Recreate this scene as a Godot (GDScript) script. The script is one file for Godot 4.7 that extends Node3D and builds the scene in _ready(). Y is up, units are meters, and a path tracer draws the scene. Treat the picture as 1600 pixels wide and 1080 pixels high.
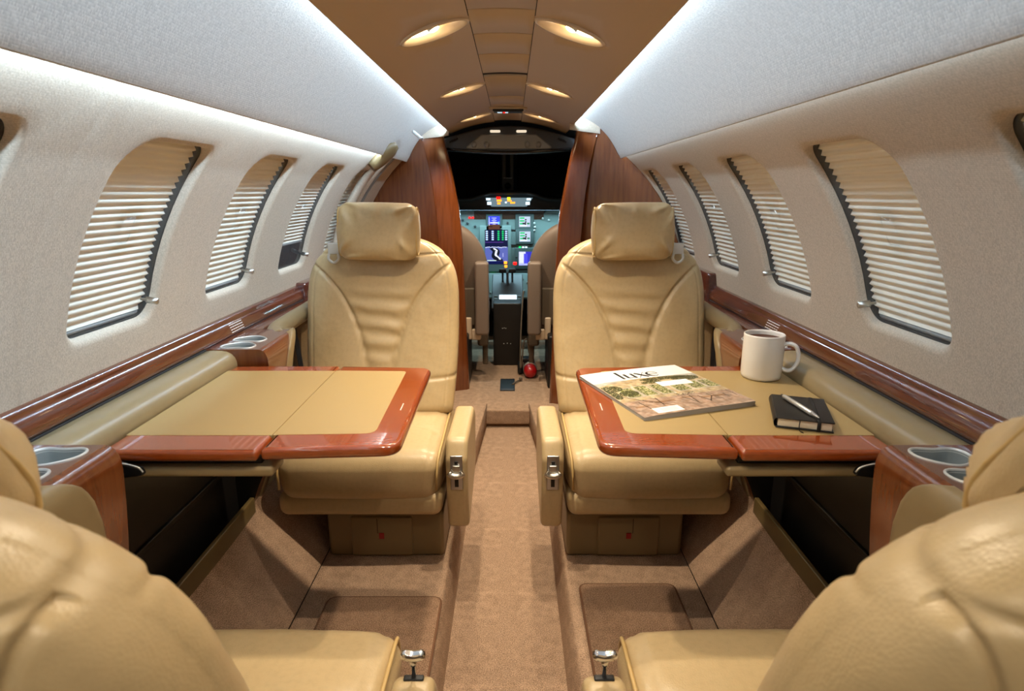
extends Node3D

# Cabin of a small jet, seen from between the rear seats. x = across (right +), y = up, -z = forwards.
const R := 0.735      # radius of the cabin lining
const YC := 0.70      # height of its centre
const MID := 1.14     # distance (along -z) of the middle of the club group
const TT := 0.70      # table top height
const PF := 0.10      # height of the raised floor under the seats

var M := {}           # materials
var taken := {}

# ---------------------------------------------------------------- mesh builder
class MB:
	var st := SurfaceTool.new()
	var xf := Transform3D()
	var n := 0
	func _init() -> void:
		st.begin(Mesh.PRIMITIVE_TRIANGLES)
	func smooth(on: bool) -> void:
		st.set_smooth_group(0 if on else 4294967295)
	func tri(a: Vector3, b: Vector3, c: Vector3, ua := Vector2.ZERO, ub := Vector2.ZERO, uc := Vector2.ZERO) -> void:
		# a, b, c run counter-clockwise seen from outside; a mirrored transform is turned round again
		if xf.basis.determinant() < 0.0:
			var t := b
			b = c
			c = t
			var tu := ub
			ub = uc
			uc = tu
		st.set_uv(ua)
		st.add_vertex(xf * a)
		st.set_uv(uc)
		st.add_vertex(xf * c)
		st.set_uv(ub)
		st.add_vertex(xf * b)
		n += 1
	func quad(a: Vector3, b: Vector3, c: Vector3, d: Vector3) -> void:
		tri(a, b, c, Vector2(0, 1), Vector2(1, 1), Vector2(1, 0))
		tri(a, c, d, Vector2(0, 1), Vector2(1, 0), Vector2(0, 0))
	func net(p: Array, cu := false, cv := false, flip := false) -> void:
		# p[i][j]: a net of points; u along i, v along j
		var nu: int = p.size()
		var nv: int = p[0].size()
		for i in (nu if cu else nu - 1):
			var i2 := (i + 1) % nu
			for j in (nv if cv else nv - 1):
				var j2 := (j + 1) % nv
				var a: Vector3 = p[i][j]
				var b: Vector3 = p[i2][j]
				var c: Vector3 = p[i2][j2]
				var d: Vector3 = p[i][j2]
				if flip:
					var t := b
					b = d
					d = t
				if not a.is_equal_approx(b) and not b.is_equal_approx(c) and not a.is_equal_approx(c):
					tri(a, b, c)
				if not a.is_equal_approx(c) and not c.is_equal_approx(d) and not a.is_equal_approx(d):
					tri(a, c, d)
	func axis(h: float, r: float, seg: int, mid: int) -> Array:
		var out := []
		for k in seg + 1:
			out.append(-(h - r) - r * tan(PI / 4 * (1.0 - float(k) / seg)))
		for k in range(1, mid):
			out.append(lerpf(-(h - r), h - r, float(k) / mid))
		for k in seg + 1:
			out.append((h - r) + r * tan(PI / 4 * float(k) / seg))
		return out
	func rbox(c: Vector3, s: Vector3, r := 0.004, seg := 2, mid := 1, deform = null) -> void:
		var h := s / 2.0
		r = minf(r, minf(h.x, minf(h.y, h.z)) * 0.999)
		var ax := [axis(h.x, r, seg, mid), axis(h.y, r, seg, mid), axis(h.z, r, seg, mid)]
		for f in 3:
			var u := (f + 1) % 3
			var v := (f + 2) % 3
			for sg in [-1.0, 1.0]:
				var p := []
				for a in ax[u]:
					var row := []
					for b in ax[v]:
						var q := Vector3.ZERO
						q[f] = sg * h[f]
						q[u] = a
						q[v] = b
						var inner := q.clamp(-(h - Vector3(r, r, r)), h - Vector3(r, r, r))
						q = inner + (q - inner).normalized() * r
						if deform != null:
							q = deform.call(q)
						row.append(c + q)
					p.append(row)
				net(p, false, false, sg < 0)
	func lathe(prof: Array, seg := 32, at := Transform3D()) -> void:
		# prof: Vector2(radius, height) from bottom outside to the top
		var p := []
		for i in seg:
			var a := TAU * i / seg
			var row := []
			for q in prof:
				row.append(at * Vector3(q.x * cos(a), q.y, -q.x * sin(a)))
			p.append(row)
		net(p, true, false)
	func tube(path: Array, rad, seg := 10, closed := false, caps := true, squash := 1.0, side := Vector3.ZERO) -> void:
		var nn := path.size()
		var p := []
		var last := Vector3.ZERO
		for i in nn:
			var a: Vector3 = path[(i - 1 + nn) % nn] if closed else path[maxi(i - 1, 0)]
			var b: Vector3 = path[(i + 1) % nn] if closed else path[mini(i + 1, nn - 1)]
			var t := (b - a).normalized()
			if last == Vector3.ZERO:
				last = side if side != Vector3.ZERO else (Vector3.UP if absf(t.y) < 0.9 else Vector3.RIGHT)
			var e := (last - t * last.dot(t)).normalized()
			last = e
			var g := t.cross(e)
			var r: float = rad[i] if rad is Array else rad
			var row := []
			for k in seg:
				var w := TAU * k / seg
				row.append(path[i] + e * cos(w) * r * squash + g * sin(w) * r)
			p.append(row)
		net(p, closed, true, true)
		if caps and not closed:
			for k in range(1, seg - 1):
				tri(p[0][0], p[0][k + 1], p[0][k])
				tri(p[nn - 1][0], p[nn - 1][k], p[nn - 1][k + 1])
	func prism(poly: PackedVector2Array, h: float, bev := 0.0, seg := 3, at := Transform3D()) -> void:
		# a polygon in x/y pushed from z = 0 to z = h, with rounded edges at both ends
		if not Geometry2D.is_polygon_clockwise(poly):
			pass
		else:
			poly = poly.duplicate()
			poly.reverse()
		var m := poly.size()
		var nrm := []
		for i in m:
			var a := poly[(i - 1 + m) % m]
			var b := poly[i]
			var c := poly[(i + 1) % m]
			var n1 := Vector2((b - a).y, -(b - a).x).normalized()
			var n2 := Vector2((c - b).y, -(c - b).x).normalized()
			var s := (n1 + n2)
			s = s / maxf(0.3, s.length_squared() / 2.0)
			nrm.append(s)
		var keep := xf
		xf = xf * at
		var rings := []
		var steps := []
		if bev > 0.0:
			for k in seg + 1:
				var w := PI / 2 * k / seg
				steps.append([bev * (1.0 - sin(w)), bev * (1.0 - cos(w))])
			var back := steps.duplicate()
			back.reverse()
			for q in back:
				steps.append([q[0], h - q[1]])
		else:
			steps = [[0.0, 0.0], [0.0, h]]
		for q in steps:
			var row := []
			for i in m:
				var v: Vector2 = poly[i] - nrm[i] * q[0]
				row.append(Vector3(v.x, v.y, q[1]))
			rings.append(row)
		if bev <= 0.0:
			smooth(false)
		net(rings, false, true, true)
		if bev <= 0.0:
			smooth(true)
		var tris := Geometry2D.triangulate_polygon(poly)
		var lo: Array = rings[0]
		var hi: Array = rings[rings.size() - 1]
		for k in range(0, tris.size(), 3):
			var a := tris[k]
			var b := tris[k + 1]
			var c := tris[k + 2]
			if (poly[b] - poly[a]).cross(poly[c] - poly[a]) < 0:
				var t := b
				b = c
				c = t
			smooth(false)
			tri(hi[a], hi[b], hi[c], poly[a], poly[b], poly[c])
			tri(lo[a], lo[c], lo[b], poly[a], poly[c], poly[b])
			smooth(true)
		xf = keep
	func extrude(prof: Array, z0: float, z1: float, closed := true, segs := 1) -> void:
		# a profile (x, y), counter-clockwise, run from z0 to z1 with flat ends
		var p := []
		for k in segs + 1:
			var z := lerpf(z0, z1, float(k) / segs)
			var row := []
			for q in prof:
				row.append(Vector3(q.x, q.y, z))
			p.append(row)
		net(p, false, closed, z1 > z0)
		if closed:
			var poly := PackedVector2Array(prof)
			var tr := Geometry2D.triangulate_polygon(poly)
			smooth(false)
			for k in range(0, tr.size(), 3):
				var a := tr[k]
				var b := tr[k + 1]
				var c := tr[k + 2]
				if (poly[b] - poly[a]).cross(poly[c] - poly[a]) < 0:
					var t := b
					b = c
					c = t
				var zl := minf(z0, z1)
				var zh := maxf(z0, z1)
				tri(Vector3(poly[a].x, poly[a].y, zh), Vector3(poly[b].x, poly[b].y, zh), Vector3(poly[c].x, poly[c].y, zh))
				tri(Vector3(poly[a].x, poly[a].y, zl), Vector3(poly[c].x, poly[c].y, zl), Vector3(poly[b].x, poly[b].y, zl))
			smooth(true)
	func done() -> ArrayMesh:
		st.generate_normals()
		return st.commit()

func rpoly(pts: Array, rad, seg := 5) -> PackedVector2Array:
	# a polygon with rounded corners
	var out := PackedVector2Array()
	var m := pts.size()
	for i in m:
		var a: Vector2 = pts[(i - 1 + m) % m]
		var b: Vector2 = pts[i]
		var c: Vector2 = pts[(i + 1) % m]
		var r: float = rad[i] if rad is Array else rad
		if r <= 0.0:
			out.append(b)
			continue
		var u := (a - b).normalized()
		var v := (c - b).normalized()
		var half := acos(clampf(u.dot(v), -1, 1)) / 2.0
		var l := minf(r / tan(half), minf((a - b).length(), (c - b).length()) * 0.49)
		var p0 := b + u * l
		var p1 := b + v * l
		for k in seg + 1:
			var t := float(k) / seg
			out.append(p0.lerp(b, t).lerp(b.lerp(p1, t), t))
	return out

func curve(pts: Array, per := 8) -> Array:
	# Catmull-Rom through Vector3 points
	var out := []
	for i in pts.size() - 1:
		var p0: Vector3 = pts[maxi(i - 1, 0)]
		var p1: Vector3 = pts[i]
		var p2: Vector3 = pts[i + 1]
		var p3: Vector3 = pts[mini(i + 2, pts.size() - 1)]
		for k in per:
			out.append(p1.cubic_interpolate(p2, p0, p3, float(k) / per))
	out.append(pts[-1])
	return out

# ---------------------------------------------------------------- naming
func numbered(called: String) -> String:
	var k: int = taken.get(called, 0)
	taken[called] = k + 1
	return called if k == 0 else "%s_%03d" % [called, k]

func tag(o: Node, label: String, category := "", group := "") -> Node:
	o.set_meta("label", label)
	if category:
		o.set_meta("category", category)
	if group:
		o.set_meta("group", group)
	return o

func thing(called: String, label: String, category: String, at := Vector3.ZERO, group := "", turn := 0.0) -> Node3D:
	var o := Node3D.new()
	o.name = numbered(called)
	add_child(o)
	o.position = at
	o.rotation.y = turn
	tag(o, label, category, group)
	return o

func struct(called: String, label: String) -> Node3D:
	var o := Node3D.new()
	o.name = called
	add_child(o)
	o.set_meta("kind", "structure")
	o.set_meta("category", called.get_slice("_", 0))
	if label:
		o.set_meta("label", label)
	return o

func put(called: String, mesh: Mesh, mat: Material, parent: Node = self) -> MeshInstance3D:
	var o := MeshInstance3D.new()
	o.mesh = mesh
	o.material_override = mat
	if parent == self:
		o.name = numbered(called)
		add_child(o)
	else:
		var k := 0
		var nm := called
		while parent.has_node(NodePath(nm)):
			k += 1
			nm = "%s_%03d" % [called, k]
		o.name = nm
		parent.add_child(o, true)
	return o

# ---------------------------------------------------------------- materials
func noise_tex(type: int, freq: float, w: int, h: int, ramp: Array, octaves := 4, sd := 1, normal := 0.0) -> NoiseTexture2D:
	var n := FastNoiseLite.new()
	n.noise_type = type
	n.seed = sd
	n.frequency = freq
	n.fractal_octaves = octaves
	if type == FastNoiseLite.TYPE_CELLULAR:
		n.fractal_type = FastNoiseLite.FRACTAL_NONE
		n.cellular_return_type = FastNoiseLite.RETURN_DISTANCE
	var t := NoiseTexture2D.new()
	t.width = w
	t.height = h
	t.seamless = true
	t.noise = n
	if normal > 0.0:
		t.as_normal_map = true
		t.bump_strength = normal
	elif ramp:
		var g := Gradient.new()
		g.offsets = PackedFloat32Array(ramp.map(func(r): return r[0]))
		g.colors = PackedColorArray(ramp.map(func(r): return r[1]))
		t.color_ramp = g
	return t

func mat(called: String, c: Color, rough := 0.5, metal := 0.0) -> StandardMaterial3D:
	var m := StandardMaterial3D.new()
	m.resource_name = called
	m.albedo_color = c
	m.roughness = rough
	m.metallic = metal
	M[called] = m
	return m

func tri_map(m: StandardMaterial3D, scale: Vector3) -> void:
	m.uv1_triplanar = true
	m.uv1_world_triplanar = true
	m.uv1_scale = scale
	m.uv1_triplanar_sharpness = 4.0

func glow(called: String, c: Color, e: float) -> StandardMaterial3D:
	var m := mat(called, Color(0.05, 0.05, 0.05), 0.4)
	m.emission_enabled = true
	m.emission = c
	m.emission_energy_multiplier = e
	return m

func grey(v: float) -> Color:
	return Color(v, v, v)

func materials() -> void:
	var leather_n := noise_tex(FastNoiseLite.TYPE_CELLULAR, 0.09, 512, 512, [], 1, 7, 2.2)
	var leather_c := noise_tex(FastNoiseLite.TYPE_SIMPLEX_SMOOTH, 0.012, 512, 512, [[0.0, grey(0.95)], [0.5, grey(0.985)], [1.0, grey(1.0)]], 5, 3)
	var m := mat("leather", Color(0.755, 0.66, 0.495), 0.36)
	m.albedo_texture = leather_c
	m.normal_enabled = true
	m.normal_texture = leather_n
	m.normal_scale = 0.35
	tri_map(m, Vector3(9, 9, 9))
	m = mat("leather_smooth", Color(0.57, 0.495, 0.36), 0.33)
	m.albedo_texture = leather_c
	tri_map(m, Vector3(3, 3, 3))
	m = mat("inlay", Color(0.655, 0.56, 0.375), 0.42)
	m.normal_enabled = true
	m.normal_texture = leather_n
	m.normal_scale = 0.10
	tri_map(m, Vector3(9, 9, 9))
	mat("piping", Color(0.76, 0.64, 0.42), 0.4)
	mat("vinyl", Color(0.70, 0.60, 0.475), 0.45)
	mat("vinyl_dark", Color(0.655, 0.56, 0.44), 0.5)
	mat("gap", Color(0.10, 0.07, 0.05), 0.8)
	# woven wall cloth
	var im := Image.create(512, 512, false, Image.FORMAT_RGB8)
	var rng := RandomNumberGenerator.new()
	rng.seed = 11
	var hs := []
	for i in 512 * 512:
		hs.append(rng.randf())
	for y in 512:
		for x in 512:
			# threads run along x with random floats; each thread about four texels high
			var th := sin(y * PI / 4.0) * 0.5 + 0.5
			var lx := (x / 5 + (y / 8) * 7) % 128
			var k: float = hs[(y / 8) * 512 + lx] * 0.55 + hs[(y / 2 % 256) * 512 + x] * 0.25 + th * 0.2
			var v := 0.80 + 0.20 * k
			im.set_pixel(x, y, Color(v, v, v))
	var cloth_t := ImageTexture.create_from_image(im)
	var bm := im.duplicate()
	bm.convert(Image.FORMAT_RGBA8)
	bm.bump_map_to_normal_map(6.0)
	var cloth_n := ImageTexture.create_from_image(bm)
	m = mat("wall_cloth", Color(0.805, 0.728, 0.635), 0.85)
	m.albedo_texture = cloth_t
	m.normal_enabled = true
	m.normal_texture = cloth_n
	m.normal_scale = 0.35
	tri_map(m, Vector3(6.5, 6.5, 6.5))
	m = mat("valence_cloth", Color(0.83, 0.80, 0.76), 0.85)
	m.albedo_texture = cloth_t
	m.normal_enabled = true
	m.normal_texture = cloth_n
	m.normal_scale = 0.7
	tri_map(m, Vector3(5.0, 5.0, 5.0))
	m = mat("side_cloth", Color(0.52, 0.43, 0.29), 0.9)
	m.albedo_texture = cloth_t
	tri_map(m, Vector3(3.2, 3.2, 3.2))
	# wood
	var ramp := [[0.0, Color(0.80, 0.75, 0.72)], [0.35, Color(0.90, 0.87, 0.85)], [0.6, Color(0.96, 0.95, 0.94)], [1.0, Color(1, 1, 1)]]
	var grain := noise_tex(FastNoiseLite.TYPE_SIMPLEX_SMOOTH, 0.011, 512, 512, ramp, 6, 5)
	var streak := noise_tex(FastNoiseLite.TYPE_SIMPLEX_SMOOTH, 0.05, 512, 512, [[0.0, grey(0.86)], [0.5, grey(0.96)], [1.0, grey(1.0)]], 3, 9)
	for w in [["wood_z", Color(0.40, 0.205, 0.115), Vector3(14, 14, 0.9)], ["wood_y", Color(0.47, 0.25, 0.11), Vector3(9, 0.9, 9)], ["table_wood", Color(0.60, 0.27, 0.09), Vector3(1.6, 9, 9)], ["plum_wood", Color(0.36, 0.18, 0.14), Vector3(14, 14, 1.2)]]:
		m = mat(w[0], w[1], 0.22)
		m.albedo_texture = grain if w[0] != "table_wood" else streak
		m.clearcoat_enabled = true
		m.clearcoat = 1.0
		m.clearcoat_roughness = 0.035
		tri_map(m, w[2])
	M.wood_y.clearcoat_roughness = 0.16
	# carpet
	var pile_n := noise_tex(FastNoiseLite.TYPE_SIMPLEX_SMOOTH, 0.35, 512, 512, [], 2, 22, 7.0)
	var blot := FastNoiseLite.new()
	blot.noise_type = FastNoiseLite.TYPE_SIMPLEX_SMOOTH
	blot.frequency = 0.012
	blot.fractal_octaves = 4
	blot.seed = 27
	var tuft := FastNoiseLite.new()
	tuft.noise_type = FastNoiseLite.TYPE_SIMPLEX_SMOOTH
	tuft.frequency = 0.12
	tuft.fractal_octaves = 2
	tuft.seed = 28
	var pi := Image.create(768, 768, false, Image.FORMAT_RGB8)
	for y in 768:
		for x in 768:
			var far_y := absf(y - 384.0) / 384.0
			var far_x := absf(x - 384.0) / 384.0
			var edge := smoothstep(0.8, 1.0, maxf(far_x, far_y))
			var v := 0.86 + 0.09 * blot.get_noise_2d(x, y) * (1.0 - edge) + 0.26 * tuft.get_noise_2d(x, y) + 0.16 * (rng.randf() - 0.5)
			if rng.randf() < 0.004:
				v += 0.10
			v = clampf(v, 0.0, 1.0)
			pi.set_pixel(x, y, Color(v, v * lerpf(0.97, 1.0, v), v * lerpf(0.94, 1.0, v)))
	var pile := ImageTexture.create_from_image(pi)
	for w in [["carpet", Color(0.82, 0.69, 0.58)], ["mat_carpet", Color(0.72, 0.585, 0.48)]]:
		m = mat(w[0], w[1], 1.0)
		m.metallic_specular = 0.1
		m.albedo_texture = pile
		m.normal_enabled = true
		m.normal_texture = pile_n
		m.normal_scale = 1.0
		tri_map(m, Vector3(3.0, 3.0, 3.0))
	m = mat("rib_carpet", Color(0.50, 0.375, 0.27), 1.0)
	m.albedo_texture = pile
	tri_map(m, Vector3(1, 20, 1))
	mat("binding", Color(0.42, 0.29, 0.20), 0.95)
	# plain ones
	mat("dark_panel", Color(0.085, 0.075, 0.07), 0.45)
	mat("black", Color(0.035, 0.035, 0.04), 0.5)
	mat("black_leather", Color(0.06, 0.058, 0.057), 0.42)
	mat("black_cloth", Color(0.09, 0.09, 0.10), 0.7)
	mat("webbing", Color(0.10, 0.09, 0.085), 0.9)
	mat("kick", Color(0.40, 0.335, 0.20), 0.4)
	mat("base_plastic", Color(0.47, 0.39, 0.26), 0.45)
	mat("satin_metal", Color(0.80, 0.79, 0.76), 0.30, 1.0)
	mat("chrome", Color(0.86, 0.86, 0.87), 0.12, 1.0)
	mat("steel", Color(0.72, 0.72, 0.73), 0.34, 1.0)
	mat("rim_grey", Color(0.80, 0.80, 0.78), 0.35, 0.3)
	mat("cup_grey", Color(0.54, 0.56, 0.55), 0.5, 0.0)
	m = mat("ceramic", Color(0.91, 0.90, 0.88), 0.14)
	m.clearcoat_enabled = true
	m = mat("coffee", Color(0.30, 0.15, 0.06), 0.12)
	m.metallic_specular = 0.25
	mat("paper", Color(0.93, 0.89, 0.81), 0.8)
	mat("ink", Color(0.03, 0.03, 0.03), 0.6)
	mat("white_ink", Color(0.86, 0.85, 0.83), 0.5)
	mat("red_tag", Color(0.55, 0.05, 0.05), 0.5)
	m = mat("red_paint", Color(0.72, 0.02, 0.04), 0.18)
	m.clearcoat_enabled = true
	mat("blind_cloth", Color(0.90, 0.865, 0.79), 0.8)
	mat("frame_black", Color(0.008, 0.008, 0.008), 1.0).metallic_specular = 0.0
	mat("sill_grey", Color(0.50, 0.49, 0.47), 0.5)
	mat("taupe", Color(0.47, 0.41, 0.36), 0.5)
	mat("taupe_dark", Color(0.36, 0.31, 0.25), 0.6)
	mat("bezel_trim", Color(0.78, 0.70, 0.60), 0.25)
	mat("panel_teal", Color(0.47, 0.53, 0.51), 0.5)
	mat("panel_edge", Color(0.30, 0.35, 0.34), 0.5)
	mat("shield", Color(0.07, 0.08, 0.09), 0.45)
	mat("overhead_grey", Color(0.50, 0.49, 0.46), 0.4)
	mat("dark_grey", Color(0.22, 0.22, 0.225), 0.4)
	m = mat("pane", Color(0.96, 0.97, 0.97, 0.06), 0.02)
	m.transparency = BaseMaterial3D.TRANSPARENCY_ALPHA
	m.metallic_specular = 0.35
	m = mat("night_pane", Color(0.02, 0.02, 0.03, 1.0), 0.03)
	# things that give off light
	glow("led", Color(0.88, 0.95, 1.0), 9.0)
	glow("led_weak", Color(0.9, 0.96, 0.95), 3.0)
	mat("paper_edge", Color(0.60, 0.58, 0.56), 0.7)
	mat("pen_silver", Color(0.80, 0.80, 0.80), 0.32, 0.75)
	m = mat("gloss_black", Color(0.05, 0.05, 0.06), 0.12)
	mat("wood_visor", Color(0.30, 0.16, 0.07), 0.5)
	glow("overhead_lamp", Color(1.0, 0.92, 0.8), 0.8)
	glow("screen_yellow", Color(1.0, 0.85, 0.1), 2.5)
	glow("annunciator", Color(0.55, 0.66, 0.70), 0.55)
	glow("bulb_soft", Color(1.0, 0.90, 0.72), 9.0)
	mat("reflector", Color(0.86, 0.74, 0.56), 0.35)
	glow("bulb", Color(1.0, 0.88, 0.68), 26.0)
	glow("screen_red", Color(1.0, 0.08, 0.05), 2.2)
	glow("screen_amber", Color(1.0, 0.55, 0.12), 2.5)
	glow("screen_green", Color(0.1, 1.0, 0.45), 1.5)
	glow("screen_white", Color(0.85, 0.95, 1.0), 1.6)
	glow("screen_white_dim", Color(0.85, 0.95, 1.0), 0.7)
	glow("flood", Color(0.75, 0.95, 1.0), 3.0)

# ---------------------------------------------------------------- lights
const LED_W := 0.008

func strip_light(called: String, at: Vector3, dirn: Vector3, energy: float, color: Color, length: float) -> void:
	var l := AreaLight3D.new()
	l.name = called
	l.area_size = Vector2(length, LED_W)
	l.area_normalize_energy = true
	l.light_energy = energy
	l.light_color = color
	l.area_range = 6.0
	l.area_attenuation = 2.0
	l.shadow_enabled = true
	add_child(l)
	var z := -dirn.normalized()
	var x := Vector3(0, 0, 1)
	l.global_transform = Transform3D(Basis(x, z.cross(x), z), at)

const VAL_BULGE := 0.032
const E_UPPER := 0.9
const E_LOWER_LEFT := 1.8
const E_LOWER_RIGHT := 0.26
const E_SPOT := 0.60

func _ready() -> void:
	# camera
	var cam := Camera3D.new()
	cam.name = "camera"
	add_child(cam)
	cam.fov = rad_to_deg(2.0 * atan(540.0 / 950.0))
	cam.near = 0.02
	cam.far = 50.0
	cam.position = Vector3(0.02, 1.10, 0.0)
	cam.rotation.x = -atan(242.0 / 950.0)
	cam.current = true
	var att := CameraAttributesPhysical.new()
	att.frustum_focal_length = 21.0
	att.frustum_focus_distance = 1.7
	att.exposure_aperture = 9.0
	cam.attributes = att
	# surroundings: a dark hangar, so no sky
	var env := Environment.new()
	env.background_mode = Environment.BG_COLOR
	env.background_color = Color(0.0, 0.0, 0.0)
	env.tonemap_mode = Environment.TONE_MAPPER_LINEAR
	env.tonemap_exposure = 1.14
	env.sdfgi_enabled = true
	env.ssao_enabled = true
	env.ssil_enabled = true
	var we := WorldEnvironment.new()
	we.name = "world_environment"
	we.environment = env
	add_child(we)
	# light strips in the coves (the lamps' meshes are built with the ceiling)
	var cool := Color(0.735, 0.875, 1.0)
	for s in [-1.0, 1.0]:
		strip_light("cove_light", Vector3(s * 0.274, 1.4035, -1.0), Vector3(s * 0.72, -0.69, 0), E_UPPER, cool, 4.1)
		strip_light("wall_wash_light", Vector3(s * 0.4755, 1.2525, -0.78), Vector3(s * 0.77, -0.64, 0), E_LOWER_LEFT if s < 0 else E_LOWER_RIGHT, cool, 3.75)
	materials()
	build_walls()
	build_ceiling()
	build_floor()
	build_bulkhead()
	build_sides()
	build_cockpit()
	build_seats()
	build_tables()
	build_table_things()
	build_ceiling_lights()

# ---------------------------------------------------------------- cabin walls and windows
func cyl(s: float, rad: float, deg: float, d: float) -> Vector3:
	var a := deg_to_rad(deg)
	return Vector3(s * rad * cos(a), YC + rad * sin(a), -d)

func window_hole(n_side: int, w: float, h: float, r: Array) -> Array:
	# outline of the opening in (across, up), about its centre, wide corners at the top
	var out := []
	var cs := [[w / 2, -h / 2, r[0]], [w / 2, h / 2, r[1]], [-w / 2, h / 2, r[2]], [-w / 2, -h / 2, r[3]]]
	for i in 4:
		var c: Array = cs[i]
		var q := Vector2(c[0] - signf(c[0]) * c[2], c[1] - signf(c[1]) * c[2])
		var a0: float = [-PI / 2, 0.0, PI / 2, PI][i]
		for k in n_side + 1:
			var a := a0 + PI / 2 * k / n_side
			out.append(q + Vector2(cos(a), sin(a)) * float(c[2]))
		# a few points along the straight side that follows
		var nx: Array = cs[(i + 1) % 4]
		var qn := Vector2(nx[0] - signf(nx[0]) * nx[2], nx[1] - signf(nx[1]) * nx[2])
		var e: Vector2 = out[-1]
		var f := qn + Vector2(cos(a0 + PI / 2), sin(a0 + PI / 2)) * float(nx[2])
		for k in range(1, 8):
			out.append(e.lerp(f, k / 8.0))
	return out

const W_LO := 11.6
const W_HI := 40.6
const CELL := 0.467

func build_walls() -> void:
	var n_win := 0
	for s in [-1.0, 1.0]:
		var wall := MB.new()
		var first: float = 1.105 if s < 0 else 1.062
		var pitch: float = CELL if s < 0 else 0.464
		var lo_d: float = first - pitch * 4.5
		var arc := R * PI / 180.0
		var cy := (W_LO + W_HI) / 2.0
		var hole := window_hole(8, 0.26, arc * (W_HI - W_LO), [0.05, 0.032, 0.075, 0.034])
		var y0 := 1.0     # lowest angle of the lining
		var y1 := 50.2    # it runs up behind the valence
		for k in 8:
			var dc := first + pitch * (k - 4)
			if dc - pitch / 2 > 2.7:
				continue
			var rows := []
			var hw := pitch / 2 + 0.0008
			# frame of the cell: send each point of the hole out to the rectangle
			var outer := []
			for q in hole:
				var up: float = (y1 - cy) * arc
				var dn: float = (cy - y0) * arc
				var tx: float = hw / maxf(1e-5, absf(q.x))
				var ty: float = (up if q.y > 0 else dn) / maxf(1e-5, absf(q.y))
				outer.append(q * minf(tx, ty))
			for t in [0.0, 0.3, 0.6, 0.85, 1.0]:
				var row := []
				for i in hole.size():
					var p: Vector2 = outer[i].lerp(hole[i] * 1.06, t)
					row.append(cyl(s, R, cy + p.y / arc, dc + p.x))
				rows.append(row)
			# rounded lip and the reveal behind it
			for f in 5:
				var a := PI / 2 * (f + 1) / 5.0
				var row := []
				for i in hole.size():
					var p: Vector2 = hole[i] * lerpf(1.06, 0.985, sin(a))
					row.append(cyl(s, R + 0.010 * (1.0 - cos(a)), cy + p.y / arc, dc + p.x))
				rows.append(row)
			for rr in [0.013, 0.016]:
				var row := []
				for i in hole.size():
					row.append(cyl(s, R + rr, cy + hole[i].y * 0.975 / arc, dc + hole[i].x * 0.975))
				rows.append(row)
			wall.net(rows, false, true, s > 0)
			# corners of the cell that the rays leave out
			var xs := [-hw, hw]
			for sx in xs:
				for sy in [y0, y1]:
					var best_a := -1
					var cnt := outer.size()
					for i in cnt:
						var p: Vector2 = outer[i]
						var q: Vector2 = outer[(i + 1) % cnt]
						var ed: float = (sy - cy) * arc
						var c := Vector2(sx, ed)
						var on_x: bool = absf(p.x - sx) < 1e-4 and absf(q.y - ed) < 1e-4
						var on_y: bool = absf(p.y - ed) < 1e-4 and absf(q.x - sx) < 1e-4
						if on_x or on_y:
							var pa := cyl(s, R, cy + p.y / arc, dc + p.x)
							var pb := cyl(s, R, cy + q.y / arc, dc + q.x)
							var pc := cyl(s, R, cy + c.y / arc, dc + c.x)
							if s > 0:
								wall.tri(pa, pb, pc)
							else:
								wall.tri(pa, pc, pb)
			if k >= 2 and dc < 2.7:
				n_win += 1
				build_window(n_win, s, dc, cy, arc, hole, k)
		# the skin outside: closes the room
		var skin := []
		for j in 13:
			var a := lerpf(-35.0, 66.0, j / 12.0)
			skin.append([cyl(s, 0.84, a, -1.2), cyl(s, 0.84, a, 3.3)])
		wall.net(skin, false, false, s < 0)
		# plain lining forward of the last window, up to the bulkhead
		var last_d := first + pitch * 3.5
		var fwd := []
		for j in 13:
			var a := lerpf(y0, y1, j / 12.0)
			fwd.append([cyl(s, R, a, last_d), cyl(s, R, a, 3.05)])
		wall.net(fwd, false, false, s < 0)
		var side := "left" if s < 0 else "right"
		var o := put("wall_" + side, wall.done(), M.wall_cloth)
		o.set_meta("kind", "structure")
		o.set_meta("category", "wall")
		o.set_meta("label", "cream woven cloth side wall with oval windows, %s" % ("brightly washed by the strip above" if s < 0 else "in warm light under a faint strip"))
	# rear end of the cabin, behind the camera
	var aft := MB.new()
	var poly := PackedVector2Array()
	for j in 41:
		var a := TAU * j / 40.0
		poly.append(Vector2(0.85 * cos(a), YC + 0.86 * sin(a)))
	aft.prism(poly, 0.03, 0.0, 1, Transform3D(Basis(), Vector3(0, 0, 1.12)))
	var ao := put("wall_aft", aft.done(), M.vinyl)
	ao.set_meta("kind", "structure")
	ao.set_meta("category", "wall")
	ao.set_meta("label", "plain tan end wall of the cabin behind the viewer")

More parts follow.
